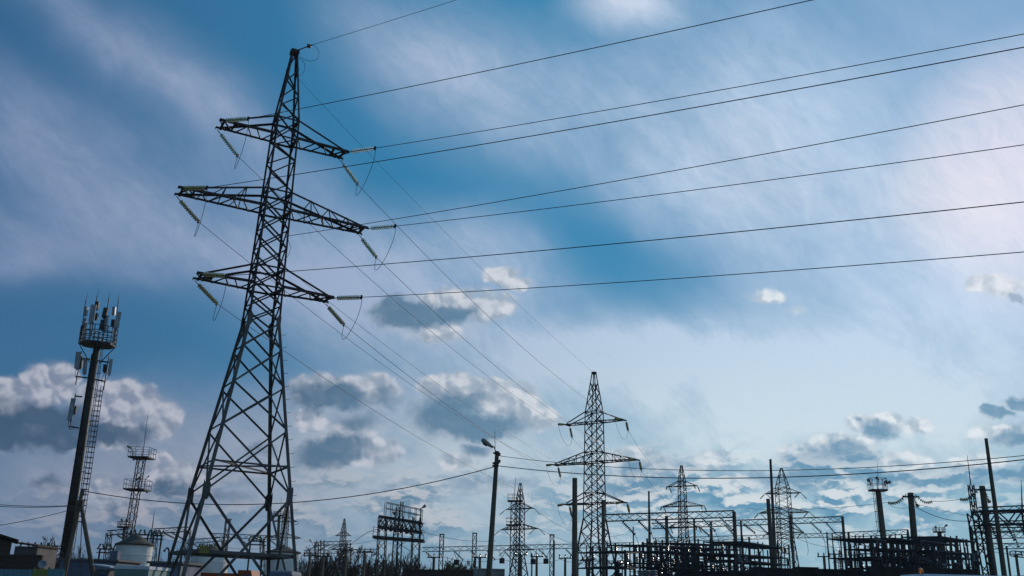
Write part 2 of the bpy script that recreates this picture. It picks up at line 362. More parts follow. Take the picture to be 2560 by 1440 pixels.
# ------------------------------------------------------------------ lattice pylon
def pylon(name, label, group, loc, phi, prof, low, levels, arms, cb, top, detail, scale=1., mats=('steel', 'steel_low', 'arm'), lw=.145, bw=.078):
    """prof: (z, half width); low: X-braced levels of the splayed base; levels: (z, kind) up the body; arms: (z, half length, depth)"""
    root = empty(name, loc, label, 'pylon', group, phi); root.scale = (scale,)*3
    ms, ml, ma = (M[k] for k in mats)
    def half(z):
        for (z0, h0), (z1, h1) in zip(prof, prof[1:]):
            if z <= z1: return h0+(h1-h0)*(z-z0)/(z1-z0)
        return prof[-1][1]
    cor = ((-1, -1), (1, -1), (1, 1), (-1, 1))
    def P(k, z, off=0.): h = half(z)-off; return V3((cor[k][0]*h, cor[k][1]*h, z))
    waist = low[-1]
    for k in range(4):
        d1 = V3((-cor[k][0], 0, 0)); d2 = V3((0, -cor[k][1], 0))
        a, b = MB(), MB(); zs = [p[0] for p in prof]
        for z0, z1 in zip(zs, zs[1:]):
            mb = a if z1 <= waist+.01 else b; w = lw if z1 <= waist+.01 else lw*.97 if z1 < arms[0][0]+1.2 else lw*.65
            if detail: mb.ell(P(k, z0), P(k, z1), w, .016, d1, d2)
            else: mb.bar(P(k, z0), P(k, z1), w*.8)
        a.build('leg', ml, root); b.build('corner_post', ms, root)
    def member(mb, a, b, w, nrm):
        if detail: mb.ell(a, b, w, .011, nrm.cross((b-a).normalized()), nrm)
        else: mb.bar(a, b, w*.72)
    nrms = (V3((0, 1, 0)), V3((-1, 0, 0)), V3((0, -1, 0)), V3((1, 0, 0)))
    for k in range(4):
        k2 = (k+1) % 4; lo_, up_ = MB(), MB(); n = nrms[k]; ofs = .03
        # base panel: wide cross with a ring beam
        z0, z1 = 0, low[0]
        member(lo_, P(k, z0+.1, ofs), P(k2, z1, ofs), bw*1.35, n); member(lo_, P(k2, z0+.1, ofs+.02), P(k, z1, ofs+.02), bw*1.35, n)
        zr = z1*.56; member(lo_, P(k, zr, .05), P(k2, zr, .05), bw*1.9, n)
        for z0, z1 in zip(low, low[1:]):
            member(lo_, P(k, z0, ofs), P(k2, z1, ofs), bw, n); member(lo_, P(k2, z0, ofs+.015), P(k, z1, ofs+.015), bw, n)
        zz = low[0]+(low[1]-low[0])*.45; member(lo_, P(k, zz, .05), P(k2, zz, .05), bw, n)
        lo_.build('bracing', ml, root)
        flip = k % 2
        for (z0, kind), (z1, _) in zip(levels, levels[1:]):
            if kind == 'X':
                member(up_, P(k, z0, ofs), P(k2, z1, ofs), bw*.9, n); member(up_, P(k2, z0, ofs+.012), P(k, z1, ofs+.012), bw*.9, n)
            else:
                a, b = (k, k2) if flip else (k2, k); member(up_, P(a, z0, ofs), P(b, z1, ofs), bw*.85, n); flip = not flip
        for z, al, dep in arms:
            for zz in (z, z+dep): member(up_, P(k, zz, ofs), P(k2, zz, ofs), bw*1.1, n)
        up_.build('bracing', ms, root)
    if detail:      # diagonals across the ring
        dg = MB(); zz = low[0]+(low[1]-low[0])*.45
        dg.bar(P(0, zz, .05), P(2, zz, .05), bw*.9); dg.bar(P(1, zz, .05), P(3, zz+.03, .05), bw*.9); dg.build('ring_tie', ml, root)
        for k in range(4):
            for z, s in ((low[0], .34), (waist, .26)):
                gp = MB(); c = P(k, z)
                for ax in (0, 1):
                    o = V3((-cor[k][0]*s*.36, cor[k][1]*.012, 0)) if ax == 0 else V3((cor[k][0]*.012, -cor[k][1]*s*.36, 0))
                    pl = [(-.5, -.9), (.1, -1.3), (.5, -.7), (.5, .7), (.1, 1.3), (-.5, .9)]; i = len(gp.v)
                    for t in (-.008, .008):
                        for q in pl:
                            v = V3((-cor[k][0]*q[0]*s*.8, t, q[1]*s)) if ax == 0 else V3((t, -cor[k][1]*q[0]*s*.8, q[1]*s)); gp.v.append(c+o+v)
                    gp.f += [tuple(i+5-j for j in range(6)), tuple(i+6+j for j in range(6))] + [(i+j, i+(j+1) % 6, i+6+(j+1) % 6, i+6+j) for j in range(6)]
                gp.build('gusset_plate', ml, root)
        me = None
        for j in range(18):
            z = 2.6+j*.62; p = P(1, z)
            if me is None:
                s = MB(); s.tube([(0, 0, 0), (.13, -.03, -.01), (.17, -.035, .02), (.175, -.036, .06)], .011, 5); o = s.build('step_bolt', ml, root); me = o.data
            else: o = bpy.data.objects.new('step_bolt', me); C.objects.link(o); o.parent = root
            o.location = p
    cap = MB(); h = prof[-1][1]; cap.box((0, 0, top-.02), (h*2+.12, h*2+.12, .22));
    cap.build('peak_cap', ma, root)
    tips = {}
    for lv, (z, al, dep) in zip(('lower', 'middle', 'upper'), arms):
        for sx in (-1, 1):
            mb = MB(); h0, h1 = half(z), half(z+dep); w = bw*1.25
            tb = [V3((sx*al, sy*cb, z)) for sy in (-1, 1)]; rb = [V3((sx*h0, sy*h0, z)) for sy in (-1, 1)]; rt = [V3((sx*h1, sy*h1, z+dep)) for sy in (-1, 1)]
            tt = [V3((sx*(al-.25), sy*cb, z+.1)) for sy in (-1, 1)]
            for i in (0, 1):
                if detail:
                    mb.ell(rb[i], tb[i], w*1.15, .012, (0, 1-2*i, 0), (0, 0, 1)); mb.ell(rt[i], tt[i], w, .012, (0, 1-2*i, 0), (0, 0, -1))
                else: mb.bar(rb[i], tb[i], w*.9); mb.bar(rt[i], tt[i], w*.8)
            # tip crossbar, longer than the arm is wide
            if detail:
                for i in (0, 1): mb.bar(tb[i], tb[i]+V3((sx*.02, 0, 0)), w*1.1)
                mb.bar((sx*(al-.22), -cb, z), (sx*(al-.22), cb, z), w); mb.bar((sx*(al-.75), -cb, z+.03), (sx*(al-.75), cb, z+.03), w*.8); mb.bar((sx*(al-.22), -cb, z+.02), (sx*(al-.75), cb, z+.02), w*.6)
            else: mb.bar((sx*al, -cb-.3, z), (sx*al, cb+.3, z), w*1.1); mb.bar((sx*(al-.45), -cb, z+.03), (sx*(al-.45), cb, z+.03), w*.8)
            nseg = 4 if al > 4 else 3
            for q in range(nseg):       # bottom zigzag and side webs
                t0, t1 = q/nseg, (q+.5)/nseg; t2 = (q+1)/nseg
                a, b, c = rb[q % 2].lerp(tb[q % 2], t0), rb[1-q % 2].lerp(tb[1-q % 2], t1), rb[q % 2].lerp(tb[q % 2], t2)
                mb.bar(a, b, bw*.62); mb.bar(b, c, bw*.62)
                if q and al > 4:
                    for i in (0, 1):
                        e0 = rb[i].lerp(tb[i], t0); e1 = rt[i].lerp(tt[i], t0); mb.bar(e0, e1, bw*.6)
                        mb.bar(e1, rb[i].lerp(tb[i], t0+.5/nseg), bw*.5) if q < nseg-1 else None
                    mb.bar(rt[0].lerp(tt[0], t0), rt[1].lerp(tt[1], t0), bw*.5)
            mb.build('crossarm', ma, root)
            for sy in (-1, 1): tips[lv, sx, sy] = V3((sx*(al-(.1 if detail else 0)), sy*(cb+(.06 if detail else .27)), z-.04))
    bpy.context.view_layer.update()
    return root, {k: root.matrix_world @ v for k, v in tips.items()}, root.matrix_world.copy(), P

ARMS5 = [(15.5, 3.3, 1.0), (19.5, 4.71, 1.0), (23.45, 3.3, 1.05)]
PROF5 = [(0, 2.72), (5.65, 1.91), (13.75, .755), (24.5, .57), (28.6, .15)]
LEV5 = [(13.75, 'X'), (14.6, 'X'), (15.5, 'X'), (16.5, 'X'), (17.5, 'X'), (18.5, 'X'), (19.5, 'X'), (20.5, 'Z'), (21.3, 'Z'), (22.2, 'Z'), (22.9, 'Z'), (23.45, 'X'), (24.5, 'Z'), (25.2, 'Z'), (25.9, 'Z'), (26.7, 'Z'), (27.5, 'Z'), (28.5, '')]
T1LOC = V3((-12.18, 44.03, 0))
t1, tip1, mw1, P1 = pylon('lattice_pylon', 'tall near lattice pylon with three pairs of crossarms and a yellow plate at its base', 'lattice pylons', T1LOC, .4802, PROF5, [5.65, 8.6, 10.6, 12.4, 13.75], LEV5, ARMS5, .5, 28.6, True)
# the tower leans a little to the right
t1.rotation_mode = 'XYZ'
t1.matrix_world = Matrix.Translation(T1LOC) @ Matrix.Rotation(math.atan(.0161), 4, 'Y') @ Matrix.Rotation(-math.atan(.0044), 4, 'X') @ Matrix.Rotation(.4802, 4, 'Z')
bpy.context.view_layer.update(); _old = mw1.inverted(); mw1 = t1.matrix_world.copy(); tip1 = {k: mw1 @ (_old @ v) for k, v in tip1.items()}
zr = 5.65*.56; a = P1(0, zr); b = P1(1, zr)
MB().box(V3((a.x+.62, a.y-.03, zr)), (.4, .02, .3)).build('warning_plate', M['sign'], t1)

ARMS0 = [(10.5, 3.3, 1.0), (14.5, 4.71, 1.0), (18.5, 3.3, 1.05)]
PROF0 = [(0, 2.1), (4.2, 1.5), (9.0, .8), (18.5+1, .66), (23.6, .14)]
LEV0 = [(9., 'X'), (9.8, 'X')]+[(10.5+k, 'X') for k in range(8)]+[(18.5, 'X'), (19.5, 'X'), (20.5, 'X'), (21.5, 'X'), (22.5, 'X'), (23.5, '')]
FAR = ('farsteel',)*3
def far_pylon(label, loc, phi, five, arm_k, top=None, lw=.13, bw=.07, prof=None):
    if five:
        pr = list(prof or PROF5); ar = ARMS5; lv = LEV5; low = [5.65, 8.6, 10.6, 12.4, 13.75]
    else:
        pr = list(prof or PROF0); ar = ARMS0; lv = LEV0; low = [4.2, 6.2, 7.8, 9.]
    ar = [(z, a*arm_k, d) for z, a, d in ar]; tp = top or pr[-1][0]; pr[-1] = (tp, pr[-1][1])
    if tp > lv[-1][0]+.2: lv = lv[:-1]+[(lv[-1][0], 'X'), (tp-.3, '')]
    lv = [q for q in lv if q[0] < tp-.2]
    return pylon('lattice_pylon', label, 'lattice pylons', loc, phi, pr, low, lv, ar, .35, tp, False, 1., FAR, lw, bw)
t2, tip2, mw2, _ = far_pylon('second nearest pylon, standing right of the street lamp behind a round concrete column', V3((8.6, 95.8, 0)), math.radians(-36), False, 1., lw=.15, bw=.085)
t3, tip3, mw3, _ = far_pylon('slim distant pylon rising behind the long gantry, between the two tallest thin poles', V3((35.0, 194.4, 0)), math.radians(-33), True, .92, top=27.5, lw=.24, bw=.12)
t4, tip4, mw4, _ = far_pylon('broad distant pylon just right of the thin pole over the racks', V3((57.6, 203., 0)), math.radians(-33), True, 1.1, lw=.24, bw=.12, prof=[(0, 2.9), (5.65, 2.1), (13.75, 1.35), (24.5, 1.2), (28.6, .16)])
t5, tip5, mw5, _ = far_pylon('dark distant pylon beside the platform mast, right of the street lamp', V3((2.64, 197., 0)), math.radians(-42), False, .98, top=23.5, lw=.22, bw=.12)
t6, tip6, mw6, _ = far_pylon('small far pylon above bare trees, left of the platform tower', V3((-50.6, 307., 0)), math.radians(-20), False, .75, lw=.24, bw=.14)
t7, tip7, mw7, _ = far_pylon('tiny far pylon low on the skyline between the two gantry columns at right', V3((at(2096, 1340, 420).x, 420, 0)), math.radians(20), False, 1.05, lw=.3, bw=.18)
t8, tip8, mw8, _ = far_pylon('small pylon top seen through the right legs of the near pylon', V3((at(713, 1312, 250).x, 250, 0)), math.radians(-10), False, .93, lw=.24, bw=.12)

# strings, jumpers and conductors of the near pylon
DR = V3((math.sin(math.radians(122.1)), math.cos(math.radians(122.1)), 0))       # towards the span that passes over the camera's right
GRP_S = 'glass insulator strings of the near pylon'; GRP_W = 'conductors from the near pylon to the right'
right_px = {('upper', -1): (2030, 0), ('upper', 1): (2560, 85), ('middle', -1): (2560, 118), ('middle', 1): (2560, 362), ('lower', -1): (2560, 505), ('lower', 1): (2560, 630)}
SIDE = {-1: 'left', 1: 'right'}
def span_right(start, px, r, label, n=40, kc=.0006):
    """parabola in the vertical plane through start along DR that passes the direction of px"""
    nrm = V3((DR.y, -DR.x, 0)); d = ray(*px); t = (start-EYE).dot(nrm)/d.dot(nrm); e = EYE+d*t
    s = (e-start).dot(DR); b = (e.z-start.z-kc*s*s)/s
    return wire([start+DR*q+V3((0, 0, b*q+kc*q*q)) for q in [i*70/n for i in range(n+1)]], r, label, GRP_W)
ends_r, ends_f = {}, {}
for lv in ('upper', 'middle', 'lower'):
    for sx in (-1, 1):
        pr = P_YEL if lv == 'lower' else P_NEAR
        if lv == 'lower' or (lv == 'middle' and sx < 0): pr = P_YEL
        p = tip1[lv, sx, -1]
        ends_r[lv, sx] = string(pr, p, DR+V3((0, 0, -.2 if sx < 0 else -.12)), f'glass string pulling right from the {SIDE[sx]} tip of the {lv} near crossarm', GRP_S)
        p = tip1[lv, sx, 1]; q = tip2[lv, sx, -1]; d = (q-p); d.z = 0; d.normalize()
        ends_f[lv, sx] = string(pr, p, d+V3((0, 0, -.34)), f'glass string sloping down from the {SIDE[sx]} tip of the {lv} near crossarm', GRP_S)
        span_right(ends_r[lv, sx], right_px[lv, sx], .017, f'conductor crossing the sky to the right from the {SIDE[sx]} tip of the {lv} near crossarm')
        a, b = ends_r[lv, sx], ends_f[lv, sx]
        wire(bez(a, a+V3((.1, .1, -1.4 if sx < 0 else -1.0)), b+V3((-.35, -.1, -2.0)), b, 20), .013, f'slack jumper loop under the {SIDE[sx]} tip of the {lv} near crossarm', 'jumper loops on the near pylon', 'jumper_cable')
        q2 = string(P_FAR, tip2[lv, sx, -1], (p-q).normalized()*1.0*V3((1, 1, 0))+V3((0, 0, -.15)), f'foreshortened string on the {SIDE[sx]} tip of the {lv} crossarm, second pylon', 'insulator strings of the second pylon')
        wire(sagline(b, q2, 1.0), .014, f'conductor between the near and second pylons, {SIDE[sx]} side of the {lv} crossarms', 'conductors between the two nearest pylons')
        D3 = (tip3[lv, sx, -1]-tip2[lv, sx, 1]); D3.z = 0; D3.normalize()
        q3 = string(P_FAR, tip2[lv, sx, 1], D3+V3((0, 0, -.75 if sx < 0 else -.5)), f'hanging slanted string on the {SIDE[sx]} tip of the {lv} crossarm, second pylon', 'insulator strings of the second pylon')
        wire(bez(q2, q2+V3((.2, 0, -1.6)), q3+V3((-.2, 0, -1.8)), q3), .014, f'jumper loop under the {SIDE[sx]} tip of the {lv} crossarm, second pylon', 'jumper loops on the second pylon', 'jumper_cable')
        q4 = string(P_FAR, tip3[lv, sx, -1], -D3+V3((0, 0, -.5)), f'near string on the {SIDE[sx]} tip of the {lv} crossarm, slim distant pylon', 'insulator strings of the slim distant pylon')
        wire(sagline(q3, q4, 2.6), .014, f'conductor from second to slim distant pylon, {SIDE[sx]} tips of {lv} crossarms', 'conductors beyond the second pylon')
        string(P_FAR, tip3[lv, sx, 1], D3+V3((.3, 0, -.8)), f'far string on the {SIDE[sx]} tip of the {lv} crossarm, slim distant pylon', 'insulator strings of the slim distant pylon')
        for tp, nm in ((tip4, 'broad distant'), (tip5, 'dark distant')):
            for sy, w_, e in ((-1, 'near', V3((-.75*1, -.3, -.7))), (1, 'far', V3((.75, .3, -.65)))):
                string(P_FAR, tp[lv, sx, sy], e, f'{w_} string on the {SIDE[sx]} tip of the {lv} crossarm, {nm} pylon', f'insulator strings of the {nm} pylon')
pk = mw1 @ V3((0, 0, 28.66)); span_right(pk+DR*1.25+V3((0, 0, .0)), (1140, 0), .012, 'thin earth wire leaving the peak of the near pylon to the upper right')
e0 = pk+DR*1.25
lk = MB(); lk.tube([pk, e0], .03, 6); lk.box(pk.lerp(e0, .8), (.16, .16, .14)); tag(lk.build('earth_wire_clamp', M['steel'], loc=pk), 'short clamp and link at the peak of the near pylon', 'clamp')
wire(bez(e0, e0+V3((.9, -.2, -.6)), e0+V3((.2, 0, -1.6)), pk+V3((.05, 0, -.1))), .011, 'small loop of earth wire hanging from the peak clamp', 'loops of earth wire', 'jumper_cable')
pp = mw1 @ V3((.2, .2, 27.4)); q0 = mw2 @ V3((0, 0, 23.6))
wire(sagline(pp, q0, .6), .009, 'faint earth wire from the peak of the near pylon to the second pylon', 'earth wires', 'earth_wire')
wire(bez(pp, pp+V3((.6, .1, -.3)), pp+V3((.7, 0, 1.2)), pp+V3((-.1, 0, 1.0))), .010, 'small loop of earth wire beside the upper peak of the near pylon', 'loops of earth wire', 'jumper_cable')
pa = mw1 @ V3((.62, -.3, 18.25)); span_right(pa, (2560, 262), .016, 'thin communication cable leaving the shaft of the near pylon to the right')
pb = mw1 @ V3((.66, .66, 17.2)); wire(sagline(pb, mw2 @ V3((.0, 0, 12.5)), .8), .010, 'communication cable from the shaft of the near pylon to the second pylon', 'communication cables', 'communication_cable')
wire(bez(pa, pa+V3((.5, 0, -.6)), pb+V3((.5, 0, .2)), pb), .011, 'small slack loop of communication cable on the near pylon shaft', 'communication cables', 'communication_cable')
# ------------------------------------------------------------------ generic builders
ORD = ['first', 'second', 'third', 'fourth', 'fifth', 'sixth', 'seventh', 'eighth', 'ninth', 'tenth', 'eleventh', 'twelfth']
def truss(mb, a, b, w, h, seg, bar=.06):
    """square lattice beam a->b"""
    a, b = V3(a), V3(b); d = (b-a).normalized(); s = d.cross(V3((0, 0, 1)))
    s = s.normalized() if s.length > .1 else V3((1, 0, 0)); u = s.cross(d)
    cs = [s*(x*w/2)+u*(y*h/2) for x, y in ((-1, -1), (1, -1), (1, 1), (-1, 1))]
    for c in cs: mb.bar(a+c, b+c, bar)
    n = max(2, int((b-a).length/seg))
    for k in range(n):
        p, q = a.lerp(b, k/n), a.lerp(b, (k+1)/n)
        for i in range(4):
            c, e = cs[i], cs[(i+1) % 4]
            if k % 2: c, e = e, c
            mb.bar(p+c, q+e, bar*.65)
    return mb
def column(p, top, r0, r1, mtl, parent, name='column', n=12):
    return MB().tube([(p[0], p[1], 0), (p[0], p[1], top)], [r0, r1], n).build(name, mtl, parent, smooth=False)
def topx(px, py, Y): return at(px, py, Y)
def gantry(label, cols, beams, col_r=.22, group='portal gantries of the substation', seg=.75, bw=.5, bh=.5, mtl='concrete', bar=.06):
    """cols: (px, y top, Y); beams: ((px,py,Y),(px,py,Y))"""
    p0 = at(*cols[0][:3]) if cols else at(*beams[0][0]); base = V3((p0.x, p0.y, 0)); root = empty('portal_gantry', base, label, 'gantry', group)
    for c in cols:
        rr = c[3] if len(c) > 3 else col_r
        p = at(*c[:3]) - base; MB().tube([(p.x, p.y, 0), (p.x, p.y, p.z)], [rr*1.15, rr*.9], 12).build('column', M[mtl], root)
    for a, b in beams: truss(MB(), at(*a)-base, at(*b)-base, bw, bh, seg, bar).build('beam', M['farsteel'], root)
    return root
def hang(spots, Y, what, d, proto=None, tail=0):
    """a row of strings hanging from one beam"""
    for k, (px, py) in enumerate(spots):
        e = string(proto or P_DARK, at(px, py, Y), V3(d)+V3((random.uniform(-.1, .1), 0, random.uniform(-.1, .1))), f'{ORD[k]} insulator string from the left under {what}', 'insulator strings under gantry beams')
        if tail: wire(bez(e, e+V3((.3, 0, -.6)), e+V3((.6, .5, -1.6)), e+V3((.5, .8, -tail)), 8), .02, f'dropper wire from the {ORD[k]} insulator string under {what}', 'dropper wires', 'dropper_wire')

def pole(px, py, Y, r0, r1, label, name='concrete_pole', group='concrete poles', mtl='concrete', bottom=None, cat='pole', extra=None):
    p = at(px, py, Y); b = V3((p.x, p.y, 0)); pts = [(0, 0, 0), (0, 0, p.z)]
    if bottom: q = at(bottom[0], bottom[1], Y); k = p.z/(p.z-q.z); e = p+(q-p)*k; b = V3((e.x, e.y, 0)); pts = [(0, 0, 0), p-b]
    if extra is None:
        o = tag(MB().tube(pts, [r0, r1], 14).build(name, M[mtl]), label, cat, group); o.location = b; return o
    root = empty(name, b, label, cat, group); MB().tube(pts, [r0, r1], 14).build('shaft', M[mtl], root); return root, p-b

# ------------------------------------------------------------------ street lamp, strutted pole and low wires
root, tp = pole(1243, 1128, 42, .145, .09, 'leaning concrete street lamp pole with one lamp head facing left', 'street_lamp', None, cat='street lamp', bottom=(1222, 1440), extra=1)
b = V3(root.location); rel = lambda px, py, Y=42: at(px, py, Y)-b
MB().tube([rel(1241, 1140), rel(1236, 1118), rel(1228, 1113)], .028, 6).build('bracket', M['lampgrey'], root)
h0, h1 = rel(1233, 1119), rel(1205, 1099); ax = (h1-h0).normalized(); mq = ax.to_track_quat('Z', 'Y').to_matrix()
lh = MB().lathe([(.03, 0), (.05, .04), (.075, .15), (.1, .3), (.11, .5), (.09, .58), (.04, .62)], 10, h0, mq).build('lamp_head', M['lampgrey'], root, smooth=True)
MB().lathe([(.09, .3), (.1, .5), (.02, .55)], 8, h0+V3((0, 0, -.06)), mq).build('lens', M['window'], lh)
MB().tube([rel(1238, 1125), rel(1237, 1078)], .012, 5).build('rod', M['steel'], root)
for y in (1140, 1157): MB().lathe([(.03, 0), (.06, .03), (.045, .08), (.06, .1), (.02, .14)], 8, rel(1249, y)).build('pin_insulator', M['porcelain'], root)
cb_ = MB()
for y in (1133, 1158, 1164): cb_.lathe([(.15, -.03), (.15, .03)], 12, rel(1241.5-(y-1128)*.067, y))
cb_.build('clamp_band', M['steel'], root)

p = at(207, 1222, 45); b = V3((at(178, 1440, 45).x-.1, 45, 0)); root = empty('strutted_pole', b, 'concrete pole with a slanting strut making an A shape beside the antenna mast', 'pole', None)
MB().tube([V3((-.35, 0, -0)), p-b], [.12, .085], 10).build('shaft', M['concrete'], root)
s1 = at(202, 1258, 45)-b; s2 = at(231, 1425, 45)-b; MB().tube([s1+(s2-s1)*1.35, s1], [.11, .085], 10).build('strut', M['concrete'], root)
MB().box(s1, (.26, .24, .24)).build('clamp_band', M['steel'], root)
MB().tube([at(208, 1240, 44.8)-b, at(211, 1222, 44.8)-b], .03, 5).build('insulator_pin', M['porcelain'], root)
MB().tube([at(205, 1285, 44.8)-b, at(200, 1420, 44.8)-b], .02, 5).build('down_lead', M['rubber'], root)
lampA = at(1249, 1166, 42); aend = at(213, 1228, 45)
GW = 'low service wires'
wire(sagline(aend, at(1236, 1167, 42), 1.05), .02, 'low service wire sagging from the strutted pole to the street lamp', GW, 'service_wire')
for (x0, y0), (x1, y1), sg, lb in (((1250, 1140), (2560, 1094), .62, 'upper'), ((1249, 1165), (2560, 1104), .62, 'lower')):
    a, e = at(x0, y0, 42), at(x1, y1, 30); f = a+(e-a)*1.25
    wire(sagline(a, f, sg*1.4, 32), .018 if lb == 'lower' else .012, f'{lb} of the two service wires running right from the street lamp', GW, 'service_wire')
for i, (y0, y1, x1) in enumerate(((1257, 1262, 170), (1262, 1263, 170), (1308, 1273, 165))):
    a, e = at(-60, y0 if i < 2 else 1322, 42), at(x1+38, y1-(6 if i == 2 else 0), 45)
    wire(sagline(a, e, .1), .014, ['upper', 'middle', 'lowest steep'][i]+' thin wire from the left edge to the strutted pole', GW, 'service_wire')

# ------------------------------------------------------------------ antenna mast
YM = 95; tp = at(243, 862, YM); bb = at(158, 1420, YM); k = tp.z/(tp.z-bb.z); be = tp+(bb-tp)*k; mb_ = V3((be.x, YM, 0))
mast = empty('antenna_mast', mb_, 'tall round steel antenna mast with a railed top platform, panels and caged ladder', 'antenna mast')
ax = (tp-mb_); axis = ax.normalized(); H = ax.length; side = V3((1, 0, 0)); MS = M['mast']
def onm(h, dx=0, dy=0, dz=0): return axis*h + V3((dx, dy, dz))
MB().tube([onm(0), onm(H*.55), onm(H)], [.42, .37, .31], 20).build('shaft', MS, mast, smooth=True)
fl = MB()
for q in (.1, .28, .46, .64, .82): fl.tube([onm(H*q-.06), onm(H*q+.06)], .42-.11*q+.04, 20)
fl.build('flange', MS, mast)
lad = MB()
for s in (-.2, .2): lad.tube([onm(2, .8, -.25+s), onm(H-.2, .68, -.25+s)], .035, 5)
for q in range(int(H/.45)): h = 2+q*.45; lad.tube([onm(h, (.8-.12*h/H), -.45), onm(h, (.8-.12*h/H), -.05)], .018, 4)
for q in range(9): h = 2.5+q*(H-3)/9; lad.tube([onm(h, .3), onm(h, .8)], .03, 4)
lad.build('ladder', M['darkbox'], mast)
cg = MB()
for q in range(26):
    h = H*.3+q*(H*.53)/26; c = onm(h, 1.05-.12*h/H, -.25); cg.tube([c+V3((.42*math.cos(t), .38*math.sin(t), 0)) for t in [j*PI/4-PI*.75 for j in range(7)]], .03, 4)
for j in range(5):
    t = j*PI/4-PI*.5; cg.tube([onm(h, 1.05-.12*h/H+.42*math.cos(t), -.25+.38*math.sin(t)) for h in (H*.3, H*.83)], .03, 4)
cg.build('ladder_cage', M['darkbox'], mast)
cbm = MB()
for j in range(5): cbm.tube([onm(1, -.42, -.25+.07*j), onm(H*.55, -.36, -.25+.07*j), onm(H-1, -.3, -.25+.06*j)], .035, 5)
for q in range(34): cbm.box(onm(1+q*(H-3)/34, -.42+.12*q/34, -.1), (.1, .4, .05))
cbm.build('feeder_cable', M['rubber'], mast)
pl = MB(); R = 1.75; pts = [onm(H, R*math.cos(t), R*math.sin(t)) for t in [j*PI/4+PI/8 for j in range(8)]]
i = len(pl.v); pl.v += [q+V3((0, 0, -.08)) for q in pts]+[q+V3((0, 0, .08)) for q in pts]; pl.f += [tuple(range(7, -1, -1)), tuple(range(8, 16))]+[(j, (j+1) % 8, 8+(j+1) % 8, 8+j) for j in range(8)]
for j in range(8): pl.bar(onm(H, .3*math.cos(j*PI/4), .3*math.sin(j*PI/4)), pts[j], .1)
for j in range(0, 8, 2): pl.tube([onm(H-1.9, .45*math.cos(j*PI/4+.4), .45*math.sin(j*PI/4+.4)), pts[j]], .05, 5)
pl.build('platform', M['darkbox'], mast)
rl = MB()
for j in range(8):
    a, b2 = pts[j], pts[(j+1) % 8]
    for q in (.3, .75, 1.2, 1.75): rl.tube([a+axis*q, b2+axis*q], .045, 5)
    for t in (0, .33, .66): rl.tube([a.lerp(b2, t), a.lerp(b2, t)+axis*1.75], .045, 5)
rl.build('railing', M['darkbox'], mast)
def antenna(x, y0, y1, w, dep, dy, nm='antenna_panel', m='panel', yaw=.0):
    a, b2 = at(x[0], y0, YM+dy)-mb_, at(x[1], y1, YM+dy)-mb_; d = (a-b2); L_ = d.length; z = d.normalized(); xx = V3((math.cos(yaw), math.sin(yaw), 0)); xx = (xx-z*xx.dot(z)).normalized(); yy = z.cross(xx)
    mm = Matrix((xx, yy, z)).transposed(); bx = MB(); bx.box((a+b2)/2, (w, dep, L_), mm); bx.box(b2-z*.06, (w*.5, dep*.6, .14), mm); bx.box((a+b2)/2+z*L_*.47, (w*1.04, dep*1.06, .08), mm)
    return bx.build(nm, M[m], mast)
def pipe(x0, y0, x1, y1, dy, r=.05): return MB().tube([at(x0, y0, YM+dy)-mb_, at(x1, y1, YM+dy)-mb_], r, 6).build('antenna_pipe', M['darkbox'], mast)
def whip(x0, y0, x1, y1, dy): return MB().tube([at(x0, y0, YM+dy)-mb_, at(x1, y1, YM+dy)-mb_], [.025, .012], 5).build('lightning_rod', M['darkbox'], mast)
for (x0, y0, x1, y1, dy, wx, wy) in ((200, 852, 215, 750, -.3, 220, 731), (228, 840, 243, 740, -1.7, 248, 722), (256, 862, 272, 745, 1.4, 275, 729), (284, 855, 296, 752, .2, 298, 732)):
    pipe(x0, y0, x1, y1, dy); whip(x1, y1, wx, wy, dy)
antenna((216, 213), 768, 788, .3, .35, -.5); antenna((212, 210), 796, 818, .3, .3, -.4)
antenna((235, 228), 762, 806, .5, .22, -2.0, yaw=.2); antenna((244, 241), 755, 773, .36, .3, -1.5, m='darkbox'); antenna((241, 240), 784, 798, .34, .3, -1.5, m='darkbox')
antenna((266, 260), 770, 794, .45, .3, 1.2, m='darkbox'); antenna((267, 262), 789, 828, .5, .22, 1.2, yaw=-.5); antenna((258, 255), 800, 824, .4, .3, 1.3, m='darkbox')
antenna((298, 291), 780, 820, .42, .22, -.2, yaw=.6); antenna((286, 284), 768, 787, .3, .3, .2, m='panel'); antenna((284, 282), 800, 815, .35, .3, .2, m='darkbox')
pipe(204, 878, 189, 962, -.3); antenna((197, 192), 880, 921, .5, .22, -.4, yaw=.3); antenna((204, 201), 892, 920, .3, .3, -.2, m='darkbox'); antenna((214, 211), 900, 934, .3, .25, -.9)
pipe(272, 891, 259, 975, .2); antenna((278, 273), 898, 936, .3, .25, 0, yaw=.5); antenna((264, 262), 912, 930, .34, .3, .3, m='darkbox')
pipe(189, 984, 175, 1070, -.2); antenna((184, 174), 996, 1050, .45, .22, -.3, yaw=.35); antenna((188, 185), 1016, 1034, .36, .3, -.1, m='darkbox')
ar = MB()
for (x0, y0), (x1, y1) in (((200, 896), (226, 898)), ((190, 941), (220, 945)), ((232, 900), (272, 906)), ((228, 947), (262, 953)), ((187, 990), (206, 992)), ((174, 1066), (197, 1070))): ar.tube([at(x0, y0, YM)-mb_, at(x1, y1, YM)-mb_], .08, 6)
ar.build('antenna_bracket', M['darkbox'], mast)
fd = MB()
